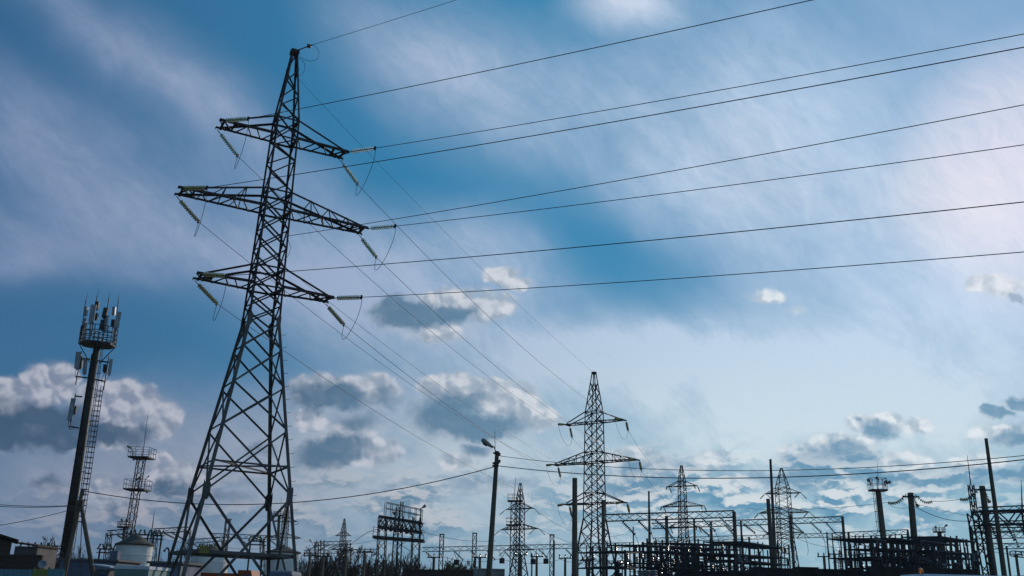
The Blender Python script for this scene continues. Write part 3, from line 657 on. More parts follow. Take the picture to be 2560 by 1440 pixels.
for (x0, y0), (x1, y1) in (((192, 922), (200, 944)), ((262, 932), (258, 952)), ((274, 938), (262, 953)), ((174, 1051), (186, 1068)), ((228, 808), (232, 850)), ((291, 822), (284, 862))):
    a, e = at(x0, y0, YM)-mb_, at(x1, y1, YM)-mb_; fd.tube(bez(a, a+V3((-.3, 0, -.7)), e+V3((-.2, 0, -.5)), e, 8), .025, 4)
fd.build('feeder_cable', M['rubber'], mast)

# ------------------------------------------------------------------ floodlight towers
def rails(mb, c, sx, sy, h, n=3, r=.022):
    cs = [V3((c.x+a*sx/2, c.y+b_*sy/2, c.z)) for a, b_ in ((-1, -1), (1, -1), (1, 1), (-1, 1))]
    for k in range(4):
        a, e = cs[k], cs[(k+1) % 4]
        for q in (h*.5, h): mb.bar(a+V3((0, 0, q)), e+V3((0, 0, q)), r*1.6)
        for t in range(n): p = a.lerp(e, t/n); mb.bar(p, p+V3((0, 0, h)), r*1.5)
def lamp(root, a, e, s=1.):
    a, e = V3(a), V3(e); q = (e-a).normalized().to_track_quat('Z', 'Y').to_matrix(); L_ = (e-a).length
    return MB().lathe([(.04*s, 0), (.07*s, L_*.3), (.11*s, L_*.6), (.12*s, L_*.9), (.06*s, L_)], 8, a, q).build('floodlight', M['lampgrey'], root)
Y = 95; b0 = at(323, 1335, Y); tpp = at(354, 1145, Y); kk = tpp.z/(tpp.z-b0.z); be = tpp+(b0-tpp)*kk; base = V3((be.x, Y, 0))
ft = empty('floodlight_tower', base, 'slim lattice floodlight tower with two railed platforms and a long rod, behind the white tank', 'floodlight tower', 'floodlight masts')
r3 = lambda px, py: at(px, py, Y)-base
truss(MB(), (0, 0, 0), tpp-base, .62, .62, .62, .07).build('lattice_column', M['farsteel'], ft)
for nm, (pc, w_) in dict(a=((354, 1145), 2.0), b=((343, 1225), 2.0)).items():
    c = r3(*pc); pf = MB().box(c, (w_, w_, .14)).build('platform', M['darkbox'], ft); rr_ = MB(); rails(rr_, c, w_, w_, .95); rr_.build('railing', M['farsteel'], pf)
MB().tube([r3(356, 1145), r3(371, 1025)], [.04, .012], 5).build('lightning_rod', M['farsteel'], ft)
MB().tube([r3(331, 1143), r3(331, 1124)], .035, 5).build('lamp_arm', M['farsteel'], ft); lamp(ft, r3(331, 1124), r3(318, 1114), .8)
MB().tube([r3(362, 1222), r3(362, 1205), r3(367, 1193)], .03, 5).build('lamp_arm', M['farsteel'], ft); lamp(ft, r3(367, 1195), r3(373, 1189), .6)
lamp(ft, r3(340, 1200), r3(352, 1193), 1.3); lamp(ft, r3(362, 1226), r3(370, 1232), .8); lamp(ft, r3(336, 1148), r3(333, 1151), .8)

def flood_mast(label, top, base_px, Y, r0, r1, w, lamps, rod, ladder, hrail=1.1):
    t = at(*top, Y); q = at(*base_px, Y); k = t.z/(t.z-q.z); e = t+(q-t)*k; base = V3((e.x, Y, 0)); root = empty('floodlight_mast', base, label, 'floodlight mast', 'floodlight masts')
    rr = lambda px, py: at(px, py, Y)-base
    MB().tube([(0, 0, 0), t-base], [r0, r1], 10).build('shaft', M['concrete'], root)
    pf = MB().box(t-base, (w, w*.7, .16)).build('platform', M['darkbox'], root); rl_ = MB(); rails(rl_, t-base, w, w*.7, hrail); rl_.build('railing', M['darkbox'], pf)
    for (a, e) in lamps: MB().tube([rr(a[0], a[1]+8), rr(*a)], .03, 5).build('lamp_arm', M['darkbox'], root); lamp(root, rr(*a), rr(*e), 1.2)
    if rod: MB().tube([rr(*rod[0]), rr(*rod[1])], [.03, .012], 5).build('lightning_rod', M['farsteel'], root)
    if ladder:
        ld_ = MB(); (a, e) = ladder
        for dx in (-4, 0, 4): ld_.tube([rr(a[0]+dx, a[1]), rr(e[0]+dx, e[1])], .025, 4)
        for q_ in range(5): f_ = q_/4; x = a[0]+(e[0]-a[0])*f_; y = a[1]+(e[1]-a[1])*f_; ld_.bar(rr(x-6, y), rr(x+14, y), .05)
        ld_.build('ladder', M['darkbox'], root)
    return root
flood_mast('dark floodlight mast with a caged platform, four lamps and side ladder', (2195, 1226), (2216, 1410), 90, .33, .24, 1.45, [((2177, 1207), (2168, 1197)), ((2197, 1200), (2190, 1192)), ((2214, 1209), (2227, 1204)), ((2210, 1206), (2218, 1203))], ((2195, 1225), (2194, 1156)), ((2186, 1228), (2198, 1330)))
flood_mast('small far floodlight mast standing behind the right hand racks', (2348, 1330), (2351, 1400), 120, .3, .22, 1.2, [((2341, 1322), (2338, 1315)), ((2361, 1317), (2368, 1312))], ((2349, 1330), (2348, 1308)), None, .5)
flood_mast('small post with two lamps and a crossbar beside the lattice floodlight tower', (311, 1318), (307, 1380), 92, .16, .13, 1.1, [((307, 1303), (304, 1297)), ((314, 1303), (319, 1296))], None, None, .5)

# ------------------------------------------------------------------ single poles and round columns
pole(1437, 1195, 70, .22, .18, 'thick round concrete column standing left of the second pylon', 'concrete_column', 'round concrete columns', cat='column')
pole(1926, 1148, 70, .15, .085, 'tall thin tapered pole in front of the broad distant pylon', 'concrete_pole', bottom=(1938, 1390))
pole(1920, 1247, 72, .2, .14, 'round concrete column close to the left of the tall thin tapered pole', 'concrete_column', 'round concrete columns', bottom=(1932, 1420), cat='column')
pole(2465, 1096, 45, .14, .075, 'tallest tapered pole at the right edge, rising above both service wires', 'concrete_pole', bottom=(2509, 1425))
pole(1622, 1228, 80, .17, .07, 'thin pole rising over the long gantry beam left of the racks', 'concrete_pole', bottom=(1625, 1420))
pole(1508, 1250, 74, .16, .13, 'grey concrete column touching the right leg of the second pylon', 'concrete_column', 'round concrete columns', cat='column')
pole(1583, 1316, 85, .1, .05, 'short pole with a thin tip at the right end of the long low beam', 'concrete_pole')
pole(1385, 1352, 88, .1, .09, 'short concrete post under the long low beam right of the platform mast', 'concrete_pole')
for px, py, bt, lab in ((2276, 1232, (2292, 1420), 'thick concrete column holding two drooping glass strings, right of the floodlight mast'), (2455, 1215, (2482, 1420), 'thick concrete column with a glass string, beside the tallest right pole')):
    root, tp_ = pole(px, py, 70, .3, .2, lab, 'concrete_column', 'round concrete columns', cat='column', bottom=bt, extra=1)
    MB().lathe([(.24, -.05), (.24, .05)], 12, tp_-V3((0, 0, .25))).build('clamp_band', M['steel'], root); MB().bar(tp_+V3((-.6, 0, -.28)), tp_+V3((.6, 0, -.28)), .1).build('bracket', M['steel'], root)
def gstring(a, e, lab, Y=70, tail=None):
    a, e = at(*a, Y), at(*e, Y-.2); d = e-a; n = 9; pts = [a.lerp(e, t/10)-V3((0, 0, 1.2*(t/10)*(1-t/10))) for t in range(11)]
    root = empty('insulator_string', a, lab, 'insulator string', 'drooping glass strings on thick columns')
    MB().tube([q-a for q in pts], .025, 5).build('fitting', M['steel'], root); me = None
    for k in range(1, 10):
        d_ = (pts[k+1]-pts[k-1]).normalized(); q = d_.to_track_quat('Z', 'Y')
        if me is None: o = MB().lathe([(.045, .0), (.06, .02), (.11, .04), (.125, .06), (.04, .05)], 10).build('disc', M['glass'], root, smooth=True); me = o.data
        else: o = bpy.data.objects.new('disc', me); C.objects.link(o); o.parent = root
        o.location = pts[k]-a; o.rotation_mode = 'QUATERNION'; o.rotation_quaternion = q
    return e
e1 = gstring((2266, 1234), (2219, 1256), 'drooping glass string on the left of the thick column by the floodlight mast')
wire(sagline(at(1870, 1272, 90), e1, .25), .014, 'thin wire reaching left from the thick column by the floodlight mast', 'busbar wires', 'busbar_wire')
e2 = gstring((2287, 1235), (2331, 1253), 'drooping glass string on the right of the thick column by the floodlight mast')
e3 = gstring((2446, 1222), (2399, 1248), 'drooping glass string on the left of the thick column by the tallest pole')
wire(sagline(e2, e3, .06), .016, 'wire between the two thick columns with drooping strings', 'busbar wires', 'busbar_wire')
gstring((2284, 1240), (2296, 1262), 'short steep glass string behind the thick column by the floodlight mast', 71)
gstring((2464, 1228), (2474, 1252), 'short steep glass string behind the thick column by the tallest pole', 71)
wire(bez(at(2297, 1262, 71), at(2340, 1270, 71), at(2380, 1285, 72), at(2430, 1290, 73)), .014, 'loose wire dropping right from the thick column by the floodlight mast', 'busbar wires', 'busbar_wire')
wire(bez(e1, e1+V3((.3, 0, -.35)), at(2240, 1272, 70), at(2270, 1270, 70)), .013, 'short slack wire under the left drooping string', 'busbar wires', 'busbar_wire')

# ------------------------------------------------------------------ portal gantries
gantry('long high gantry in front of the slim distant pylon, ending in the tallest column', [(1666, 1290, 75, 0.140), (1835, 1279, 75, 0.156)], [((1512, 1295, 75), (1835, 1285, 75))])
hang([(1552, 1300), (1592, 1299), (1634, 1296)], 75, 'the left half of the long high gantry', (.75, .2, -.6), P_DARK, 1.2)
hang([(1752, 1292), (1797, 1290)], 75, 'the right half of the long high gantry', (.75, .2, -.6), P_GAN, 1.2)
gantry('second long gantry running right to a thick column near the pale machinery', [(1735, 1298, 92, 0.114), (1777, 1305, 92, 0.146), (1852, 1301, 92, 0.104), (1976, 1286, 92, 0.135), (2106, 1292, 92, 0.140)], [((1630, 1315, 92), (2106, 1298, 92))])
hang([(1660, 1318), (1742, 1312), (1810, 1309), (1855, 1307)], 92, 'the left part of the second long gantry', (.7, .2, -.6), P_DARK, 1.2)
hang([(1890, 1306), (1978, 1303), (2022, 1302), (2060, 1301)], 92, 'the right part of the second long gantry', (.8, .2, -.7), P_GAN, 2.)
gantry('long low gantry behind the street lamp and the second pylon', [(1187, 1390, 118, 0.104), (1330, 1385, 118, 0.094), (1480, 1372, 118, 0.104)], [((1056, 1374, 118), (1582, 1362, 118))], seg=1.0)
hang([(1062, 1378), (1135, 1377), (1175, 1376), (1215, 1375), (1259, 1375), (1345, 1372), (1412, 1371), (1530, 1368)], 118, 'the long low gantry behind the lamp', (.7, .2, -.6), P_DARK)
for k, px in enumerate((1105, 1187, 1380)):
    p = at(px, [1336, 1333, 1337][k], 116); rt = empty('lattice_post', V3((p.x, p.y, 0)), ['thin lattice post on the low beam right of the platform tower', 'thin lattice post on the low beam left of the street lamp', 'thin lattice post beside the thick round column'][k], 'post', 'lattice posts')
    truss(MB(), (0, 0, 0), (0, 0, p.z), .45, .45, .9, .09).build('lattice_column', M['farsteel'], rt); MB().box((0, 0, p.z), (.6, .6, .1)).build('cap', M['farsteel'], rt)
gantry('far thin gantry crossing behind the racks and the broad distant pylon', [(1640, 1350, 130, 0.130), (1930, 1342, 130, 0.130)], [((1632, 1350, 130), (2110, 1337, 130))], seg=1.2)
gantry('gantry between the two dense racks with three hanging strings', [(2121, 1331, 105, 0.130), (2269, 1325, 105, 0.130)], [((2085, 1338, 105), (2269, 1330, 105))], seg=.9)
hang([(2152, 1337), (2193, 1335), (2232, 1333)], 105, 'the gantry between the two dense racks', (-.55, .1, -.8), P_DARK)
# right edge: heavy trusses and a lattice mast with a spire
Y = 70; p = at(2432, 1280, Y); base = V3((p.x+.6, Y, 0)); lm = empty('lattice_mast', base, 'lattice mast with a long spire behind the thick right hand column', 'lattice mast')
truss(MB(), (0, 0, 0), at(2437, 1283, Y)-base, .75, .75, .8, .09).build('lattice_column', M['farsteel'], lm)
truss(MB(), at(2437, 1290, Y)-base, at(2427, 1212, Y)-base, .3, .3, .5, .06).build('spire', M['farsteel'], lm); MB().tube([at(2427, 1212, Y)-base, at(2418, 1138, Y)-base], [.045, .015], 5).build('lightning_rod', M['farsteel'], lm)
gantry('heavy truss gantry leaving the right edge below the tallest pole', [(2590, 1275, 70, 0.156)], [((2442, 1296, 70), (2600, 1292, 70))], bw=1., bh=.95, seg=.9, bar=.12)
gantry('upper light gantry at the right edge, just above the heavy truss', [(2610, 1262, 76, 0.156)], [((2445, 1277, 76), (2620, 1270, 76)), ((2440, 1312, 76), (2620, 1309, 76))], seg=.8)
gantry('middle gantry at the right edge with a round column at its left end', [(2426, 1319, 84, 0.166)], [((2428, 1322, 84), (2620, 1318, 84)), ((2432, 1340, 84), (2620, 1336, 84))], seg=.8)
gantry('lowest gantry at the right edge behind the tallest pole', [(2516, 1365, 95, 0.104), (2600, 1350, 95, 0.104)], [((2450, 1366, 95), (2620, 1364, 95)), ((2530, 1384, 92), (2620, 1392, 92))], seg=.8)
hang([(2470, 1300), (2510, 1300), (2545, 1300)], 70, 'the heavy truss at the right edge', (.35, .1, -.9), P_DARK)
hang([(2530, 1318), (2556, 1317)], 76, 'the lower beam of the upper right gantry', (.3, .1, -.9), P_GAN)
p = at(2556, 1290, 72); tag(MB().tube([(p.x, 72, 0), at(2556, 1290, 72), at(2553, 1200, 72)], [.12, .07, .015], 6).build('lightning_rod', M['farsteel'], loc=(p.x, 72, 0)), 'thin lightning rod at the extreme right edge above the trusses', 'lightning rod')
# left side portals
GL = 'low left portals'
def latt_portal(label, legs, beams, Y, w=.45):
    p = at(*legs[0][0], Y); base = V3((p.x, Y, 0)); rt = empty('lattice_portal', base, label, 'portal', GL)
    for (x, y), x2 in legs:
        t = at(x, y, Y)-base; q = at(x2, y+60, Y)-base; e = t+(q-t)*(t.z/(t.z-q.z)); truss(MB(), e, t, w, w, .7, .06).build('lattice_column', M['farsteel'], rt)
    for (a, b_) in beams: truss(MB(), at(*a, Y)-base, at(*b_, Y)-base, w, w, .7, .06).build('beam', M['farsteel'], rt)
    return rt
latt_portal('lattice portal left of the white tank, joined to the floodlight tower foot', [((273, 1332), 267), ((322, 1330), 317)], [((268, 1333), (322, 1328))], 100)
latt_portal('lattice portal right of the white tank, running behind the near pylon leg', [((388, 1326), 384), ((470, 1324), 468)], [((384, 1328), (470, 1323))], 100)
latt_portal('wide low portal seen through the legs of the near pylon', [((476, 1352), 474), ((560, 1350), 560), ((655, 1346), 656)], [((470, 1354), (560, 1348)), ((530, 1338), (700, 1345))], 120)
latt_portal('distant portal right of the near pylon, left of bare trees', [((792, 1358), 791), ((806, 1350), 806), ((872, 1358), 872)], [((785, 1360), (880, 1356)), ((760, 1380), (945, 1377))], 130)
hang([(290, 1337), (302, 1336)], 100, 'the portal left of the tank', (.6, 0, -.3), P_DARK); hang([(405, 1330), (425, 1329)], 100, 'the portal right of the tank', (.6, 0, -.3), P_DARK)
hang([(480, 1358), (505, 1357), (530, 1355), (590, 1343), (640, 1345), (670, 1346)], 120, 'the portal behind the near pylon', (.7, 0, -.5), P_DARK)
hang([(800, 1362), (825, 1361), (850, 1360)], 130, 'the distant portal near bare trees', (-.8, 0, -.4), P_DARK)
Y = 125; p = at(571, 1292, Y); rt = empty('lattice_mast', V3((p.x, Y, 0)), 'slim lattice mast seen in the middle of the near pylon base', 'lattice mast'); t = p-V3(rt.location)
truss(MB(), (0, 0, 0), t*.97, .5, .5, .8, .09).build('lattice_column', M['farsteel'], rt); MB().bar(t*.97-V3((.4, 0, 0)), t*.97+V3((.5, 0, 0)), .1).build('crossbar', M['farsteel'], rt)
flood_mast('far thin mast with a small platform, seen beside the right leg of the near pylon', (698, 1289), (694, 1370), 125, .22, .18, 1.3, [], ((701, 1290), (704, 1240)), None, .5)
p = at(382, 1310, 98); tag(MB().tube([(p.x-.3, 98, 0), p, at(386, 1275, 98)], [.09, .05, .012], 5).build('lightning_rod', M['farsteel'], loc=(p.x-.3, 98, 0)), 'thin lightning rod right of the white tank roof', 'lightning rod')
# ------------------------------------------------------------------ platform mast in front of the dark distant pylon
Y = 150; p = at(1286, 1255, Y); base = V3((p.x, Y, 0)); pm = empty('platform_mast', base, 'lattice mast with two small platforms and a tall rod, left of the dark distant pylon', 'lattice mast')
t = at(1285, 1255, Y)-base; truss(MB(), (0, 0, 0), t, .9, .9, 1.1, .13).build('lattice_column', M['farsteel'], pm)
for (x, y, x0) in ((1288, 1253, 0), (1288, 1313, -1)):
    c = at(x+x0*4, y, Y)-base; pf = MB().box(c, (2.3, 1.8, .18)).build('platform', M['darkbox'], pm); r_ = MB(); rails(r_, c, 2.3, 1.8, 1.0, 3, .035); r_.build('railing', M['farsteel'], pf)
MB().tube([t, at(1289, 1195, Y)-base], [.06, .03], 5).build('lightning_rod', M['farsteel'], pm); lamp(pm, at(1278, 1312, Y)-base, at(1277, 1303, Y)-base, 1.6)

# ------------------------------------------------------------------ wide two-legged platform tower
Y = 95; p = at(1000, 1440, Y); base = V3((p.x, Y, 0)); pt = empty('platform_tower', base, 'wide steel tower on lattice legs with two decks, left of the street lamp', 'platform tower')
r4 = lambda px, py, dy=0: at(px, py, Y+dy)-base
for xt, xb in ((957, 953), (1042, 1038)):
    a = r4(xt, 1294, .7); q = r4(xb, 1440, .7); truss(MB(), V3((q.x, q.y, 0)), a, .72, 1.3, .75, .085).build('leg', M['farsteel'], pt)
for xc in (992, 1003): a = r4(xc, 1292, .7); truss(MB(), V3((a.x, a.y, 0)), a, .4, .4, .6, .07).build('inner_column', M['farsteel'], pt)
dk = MB(); a, e = r4(947, 1290), r4(1055, 1307); 
for dy in (0, 1.4):
    o = V3((0, dy, 0)); dk.bar(a+o, e+o, .2); dk.bar(a+o-V3((0, 0, 1.)), e+o-V3((0, 0, .9)), .24)
    for k in range(9): u, v = a.lerp(e, k/9)+o, a.lerp(e, (k+1)/9)+o; w_ = V3((0, 0, .95)); dk.bar(u, v-w_, .07); dk.bar(u-w_, v, .07)
for k in range(10): u = a.lerp(e, k/9); dk.bar(u, u+V3((0, 1.4, 0)), .08)
dk.build('upper_deck', M['rack'], pt)
rl_ = MB(); a2, e2_ = r4(960, 1289), r4(1052, 1302)
for dy in (0, 1.4):
    for h in (.55, 1.1): rl_.bar(a2+V3((0, dy, h+.2)), e2_+V3((0, dy, h)), .055)
    for k in range(7): u = a2.lerp(e2_, k/6)+V3((0, dy, 0)); rl_.bar(u, u+V3((0, 0, 1.2)), .05)
rl_.build('railing', M['farsteel'], pt)
ld2 = MB(); a, e = r4(932, 1342), r4(1059, 1352); ld2.bar(a, e, .28); ld2.bar(a+V3((0, 1.4, 0)), e+V3((0, 1.4, 0)), .28)
for k in range(9): u = a.lerp(e, k/8); ld2.bar(u, u+V3((0, 1.4, 0)), .1)
ld2.build('lower_deck', M['rack'], pt)
for u, v in ((r4(932, 1342), r4(944, 1344)), (r4(1049, 1351), r4(1059, 1352))):
    rr2 = MB(); rr2.bar(u+V3((0, 0, .95)), v+V3((0, 0, .95)), .05); rr2.bar(u+V3((0, 0, .5)), v+V3((0, 0, .5)), .04)
    for t in (u, v): rr2.bar(t, t+V3((0, 0, .95)), .05)
    rr2.build('railing', M['farsteel'], pt)
MB().tube([r4(1052, 1302), r4(1051, 1272), r4(1058, 1267)], .04, 5).build('lamp_arm', M['farsteel'], pt); lamp(pt, r4(1055, 1270), r4(1065, 1263), 1.3)
lamp(pt, r4(987, 1289), r4(988, 1279), 2.2)
for k, (px, py) in enumerate(((995, 1268), (1005, 1254))): t = r4(px, py, .7); truss(MB(), V3((t.x, t.y, r4(1000, 1292).z)), t, .35-.1*k, .35-.1*k, .5, .06).build('spire', M['farsteel'], pt)
br = MB()
for k in range(5):
    z0 = .5+k*1.5
    br.bar((r4(966, 1440).x, 0, z0), (r4(1030, 1440).x, .6, z0+2.2), .05); br.bar((r4(1030, 1440).x, 0, z0+.4), (r4(966, 1440).x, .6, z0+1.8), .05)
for k in range(4): x = r4(990+k*9, 1440).x; br.bar((x, .5, 0), (x, .5, 5.5-.4*k), .09)
br.build('bracing', M['farsteel'], pt)
sb_ = MB()
for k in range(6): sb_.lathe([(.12, 0), (.16, .1), (.1, .2), (.16, .3), (.1, .4), (.16, .5), (.08, .62)], 7, r4(965+k*13, 1303+k*2, .6)-V3((0, 0, .9)))
sb_.build('insulator_row', M['porcelain'], pt)
wire(bez(at(880, 1358, 120), at(905, 1340, 110), at(925, 1322, 97), at(948, 1324, 95)), .03, 'thick cable curving up to the platform tower from the left', 'busbar wires', 'busbar_wire')

# ------------------------------------------------------------------ dense switchgear racks
def rack(a, b, label, rows=3, n=9, depth=2.2, insul=True):
    """a, b: (px, y top, Y) of the two top corners of one rack face"""
    pa, pb = at(*a), at(*b); base = V3((pa.x, pa.y, 0)); root = empty('switchgear_rack', base, label, 'switchgear rack', 'dense switchgear racks')
    d = V3((pb.x-pa.x, pb.y-pa.y, 0)); nrm = V3((-d.y, d.x, 0)).normalized(); za, zb = pa.z, pb.z; np_ = 0
    rnd = random.Random(label)
    def Z(t): return za+(zb-za)*t
    for s in (0, depth):
        for k in range(n):
            t = min(1, max(0, (k+rnd.uniform(-.28, .28)*(0 < k < n-1))/(n-1))); q = d*t+nrm*s
            MB().bar(q, q+V3((0, 0, Z(t)+rnd.uniform(-.04, .3))), rnd.choice((.05, .06, .085))).build('post', M['rack'], root)
    for lv in range(rows):
        f = 1-lv*.2-rnd.uniform(0, .03); rb = MB()
        for s in (0, depth): rb.bar(nrm*s+V3((0, 0, za*f)), d+nrm*s+V3((0, 0, zb*f)), .06)
        for k in range(n): t = k/(n-1); rb.bar(d*t+V3((0, 0, Z(t)*f)), d*t+nrm*depth+V3((0, 0, Z(t)*f)), .06)
        rb.build('rail', M['rack'], root)
        for k in range(n):
            if rnd.random() < .25 or np_ > 34: continue
            np_ += 1; t = (k+rnd.uniform(.2, .8))/n; z = Z(t)*f; o = d*t+nrm*depth*rnd.choice((.0, .5, 1.)); sg = 1 if rnd.random() < .6 and lv else -1
            il = MB().lathe([(.03, 0), (.09, .05*sg), (.04, .09*sg), (.09, .14*sg), (.04, .18*sg), (.09, .23*sg), (.03, .3*sg)], 7, o+V3((0, 0, z))); il.bar(o+V3((-.16, 0, z+.31*sg)), o+V3((.16, 0, z+.31*sg)), .045)
            il.build('post_insulator', M['porcelain'] if rnd.random() < .75 else M['panel'], root)
    for k in range(n+3):        # short cross pieces at odd heights
        t0 = rnd.uniform(0, .85); t1 = t0+rnd.uniform(.1, .25); t1 = min(1, t1); f = rnd.uniform(.28, .92); o = nrm*depth*rnd.random()
        MB().bar(d*t0+o+V3((0, 0, Z(t0)*f)), d*t1+o+V3((0, 0, Z(t1)*f)), rnd.choice((.04, .06, .08))).build('crosspiece', M['rack'], root)
    for k in range(n//2+1):
        t = rnd.uniform(.05, .95); o = d*t+nrm*depth*rnd.uniform(.1, .9); h = rnd.uniform(.55, .8)*min(za, zb); w_ = rnd.uniform(.25, .5)
        eq = MB(); eq.bar(o, o+V3((0, 0, h-.5)), .1); eq.box(o+V3((0, 0, h-.35)), (w_, w_*.8, .4)); eq.lathe([(.06, h-.15), (.11, h-.08), (.06, h), (.11, h+.08), (.06, h+.15), (.11, h+.22), (.03, h+.4)], 8, o); eq.build('breaker', M['darkbox'], root)
    for k in range(n//2):
        t = rnd.uniform(.05, .95); q = rnd.randrange(rows-1) if rows > 1 else 0; f0, f1 = 1-.2*q, .8-.2*q; s0, s1 = rnd.random()*depth, rnd.random()*depth; t1 = min(1, max(0, t+rnd.uniform(-.5, .5)/n))
        MB().tube(bez(d*t+nrm*s0+V3((0, 0, Z(t)*f0)), d*t+nrm*s0+V3((.15, 0, Z(t)*f0-.4)), d*t1+nrm*s1+V3((-.15, 0, Z(t1)*f1+.2)), d*t1+nrm*s1+V3((0, 0, Z(t1)*f1)), 6), .025, 4).build('busbar', M['cable'], root)
rack((1562, 1378, 45), (1622, 1374, 50), 'small low switchgear rack at the left end of the left bank', n=5)
rack((1618, 1360, 50), (1745, 1366, 57), 'front rack of the left bank, under the tallest gantry column', n=9)
rack((1650, 1374, 47), (1800, 1380, 50), 'low front rack in the middle of the left bank', rows=2, n=9)
rack((1690, 1354, 56), (1838, 1360, 62), 'rear rack of the left bank, highest in its middle', n=10)
rack((1745, 1366, 52), (1850, 1372, 56), 'middle rack of the left bank, close beside the tallest gantry column', n=8)
rack((1856, 1352, 54), (1972, 1370, 62), 'sloping open rack at the right end of the left bank', n=8)
rack((1840, 1384, 48), (1968, 1394, 52), 'low rack in front of the two right hand columns of the left bank', rows=2, n=8)
rack((2178, 1343, 50), (2246, 1354, 56), 'open rack at the left end of the right bank', n=6)
rack((2238, 1340, 54), (2345, 1355, 60), 'tall rack behind the thick column with two drooping strings', n=8)
rack((2215, 1368, 48), (2330, 1376, 51), 'low front rack at the left of the right bank', rows=2, n=8)
rack((2300, 1350, 52), (2400, 1362, 58), 'middle rack of the right bank, below the small floodlight mast', n=8)
rack((2352, 1338, 58), (2440, 1352, 64), 'rear rack at the right end of the right bank', n=8)
rack((2335, 1374, 48), (2440, 1384, 52), 'low front rack at the right of the right bank', rows=2, n=8)
# bushings and pale machinery
def bushing(px, py, Y, h, label):
    p = at(px, py, Y); b = V3((p.x, Y, 0)); root = empty('power_transformer', b, label, 'transformer', 'pale transformers'); t = p.z
    MB().box((0, 0, (t-h)/2), (1.3, 1., t-h)).build('tank', M['lampgrey'], root)
    for dx in (-.3, 0, .3):
        pr = []; z = t-h
        for k in range(7): pr += [(.1, z), (.17, z+h*.06), (.1, z+h*.1)]; z += h/7
        MB().lathe(pr, 9, (dx, .0, 0)).build('bushing', M['panel'], root)
bushing(1618, 1424, 44, .7, 'pale grey transformer top with three bushings at the foot of the left bank')
bushing(2168, 1412, 52, .9, 'pale grey transformer between the two banks of racks')

# ------------------------------------------------------------------ dark perimeter fences, walls
def panel_wall(pts, label, mtl, Y2=None, name='concrete_wall', cat='wall', w=.18, post=2.5, cap=True):
    ps = [at(*q) for q in pts]; b = V3((ps[0].x, ps[0].y, 0)); root = empty(name, b, label, cat)
    pn = MB(); po = MB(); cp = MB()
    for p, q in zip(ps, ps[1:]):
        L_ = (V3((q.x, q.y, 0))-V3((p.x, p.y, 0))).length; n = max(1, int(L_/post))
        for k in range(n):
            u, v = p.lerp(q, k/n), p.lerp(q, (k+1)/n); zt = (u.z+v.z)/2; pn.bar(V3((u.x, u.y, zt/2))-b, V3((v.x, v.y, zt/2))-b, w, zt, (0, 0, 1)); po.bar(V3((u.x, u.y-.03, 0))-b, V3((u.x, u.y-.03, zt+.06))-b, w*1.35)
            if cap: cp.bar(V3((u.x, u.y, zt+.03))-b, V3((v.x, v.y, zt+.03))-b, w*1.5, .07, (0, 0, 1))
    pn.build('panel', mtl, root); po.build('post', mtl, root)
    if cap: cp.build('coping', mtl, root)
    return root
panel_wall([(1700, 1436, 42), (1880, 1428, 43), (1990, 1419, 44), (2045, 1424, 44)], 'dark low perimeter wall under the left bank of racks', M['fence'])
panel_wall([(2045, 1424, 43), (2150, 1430, 43)], 'dark wall section between the two banks of racks', M['fence'])
panel_wall([(2178, 1422, 42), (2440, 1426, 44)], 'dark low perimeter wall under the right bank of racks', M['fence'])
panel_wall([(1012, 1427, 60), (1190, 1427, 60)], 'brown concrete wall below the platform tower', M['brick'])
panel_wall([(1190, 1424, 56), (1262, 1425, 56)], 'paler concrete wall piece at the foot of the street lamp', M['concrete2'])

# ------------------------------------------------------------------ mid background: posts, line traps, wires
GP = 'short posts of the far switchyard'
for k, (px, py, r, lab) in enumerate(((1200, 1394, .28, 'short T-topped post left of the street lamp'), (1302, 1388, .35, 'dark short post below the platform mast'), (1342, 1392, .25, 'short post right of the two hanging line traps'), (1413, 1396, .25, 'short T-topped post left of the thick round column'), (1085, 1394, .28, 'short T-topped post beside the right leg of the platform tower'), (1470, 1400, .25, 'short post behind the left leg of the second pylon'),
                                      (775, 1390, .3, 'short dark post just right of the near pylon'), (808, 1392, .3, 'short dark post below the distant portal'), (866, 1378, .28, 'dark post among bare trees left of the platform tower'), (912, 1380, .3, 'dark post at the right end of the bare tree clump'), (2060, 1392, .28, 'left of two short posts with a green bar between the banks'), (2086, 1386, .3, 'right of two short posts with a green bar between the banks'), (2136, 1388, .28, 'short post right of the second long gantry column'), (2540, 1388, .28, 'short post under the lowest right gantry'))):
    Y = 105; p = at(px, py, Y); rt = empty('support_post', V3((p.x, Y, 0)), lab, 'post', GP)
    MB().tube([(0, 0, 0), (0, 0, p.z)], [r*.6, r*.5], 9).build('shaft', M['concrete'], rt); MB().bar((-.7, 0, p.z), (.7, 0, p.z+.05), .12).build('crossbar', M['farsteel'], rt)
    for dx in (-.6, 0, .6): MB().lathe([(.05, p.z+.06), (.09, p.z+.14), (.05, p.z+.2), (.09, p.z+.28), (.04, p.z+.42)], 7, (dx, 0, 0)).build('post_insulator', M['porcelain'], rt)
for k, (px, py, lab) in enumerate(((1142, 1406, 'left of the street lamp'), (1255, 1402, 'right of the street lamp, under a V of wires'), (1333, 1404, 'left of a close pair near the thick round column'), (1365, 1403, 'right of a close pair near the thick round column'))):
    Y = 100; c = at(px, py, Y); rt = empty('line_trap', c, 'square dark line trap box hanging '+lab, 'line trap', 'hanging line traps')
    MB().lathe([(.24, -.26), (.27, -.24), (.27, .24), (.24, .26)], 12).build('coil', M['darkbox'], rt)
    tp_ = at(px-9, 1374, Y)-c; tq = at(px+10, 1373, Y)-c; MB().tube([(0, 0, .25), tp_], .025, 4).build('suspension', M['cable'], rt); MB().tube([(0, 0, .25), tq], .025, 4).build('suspension', M['cable'], rt)
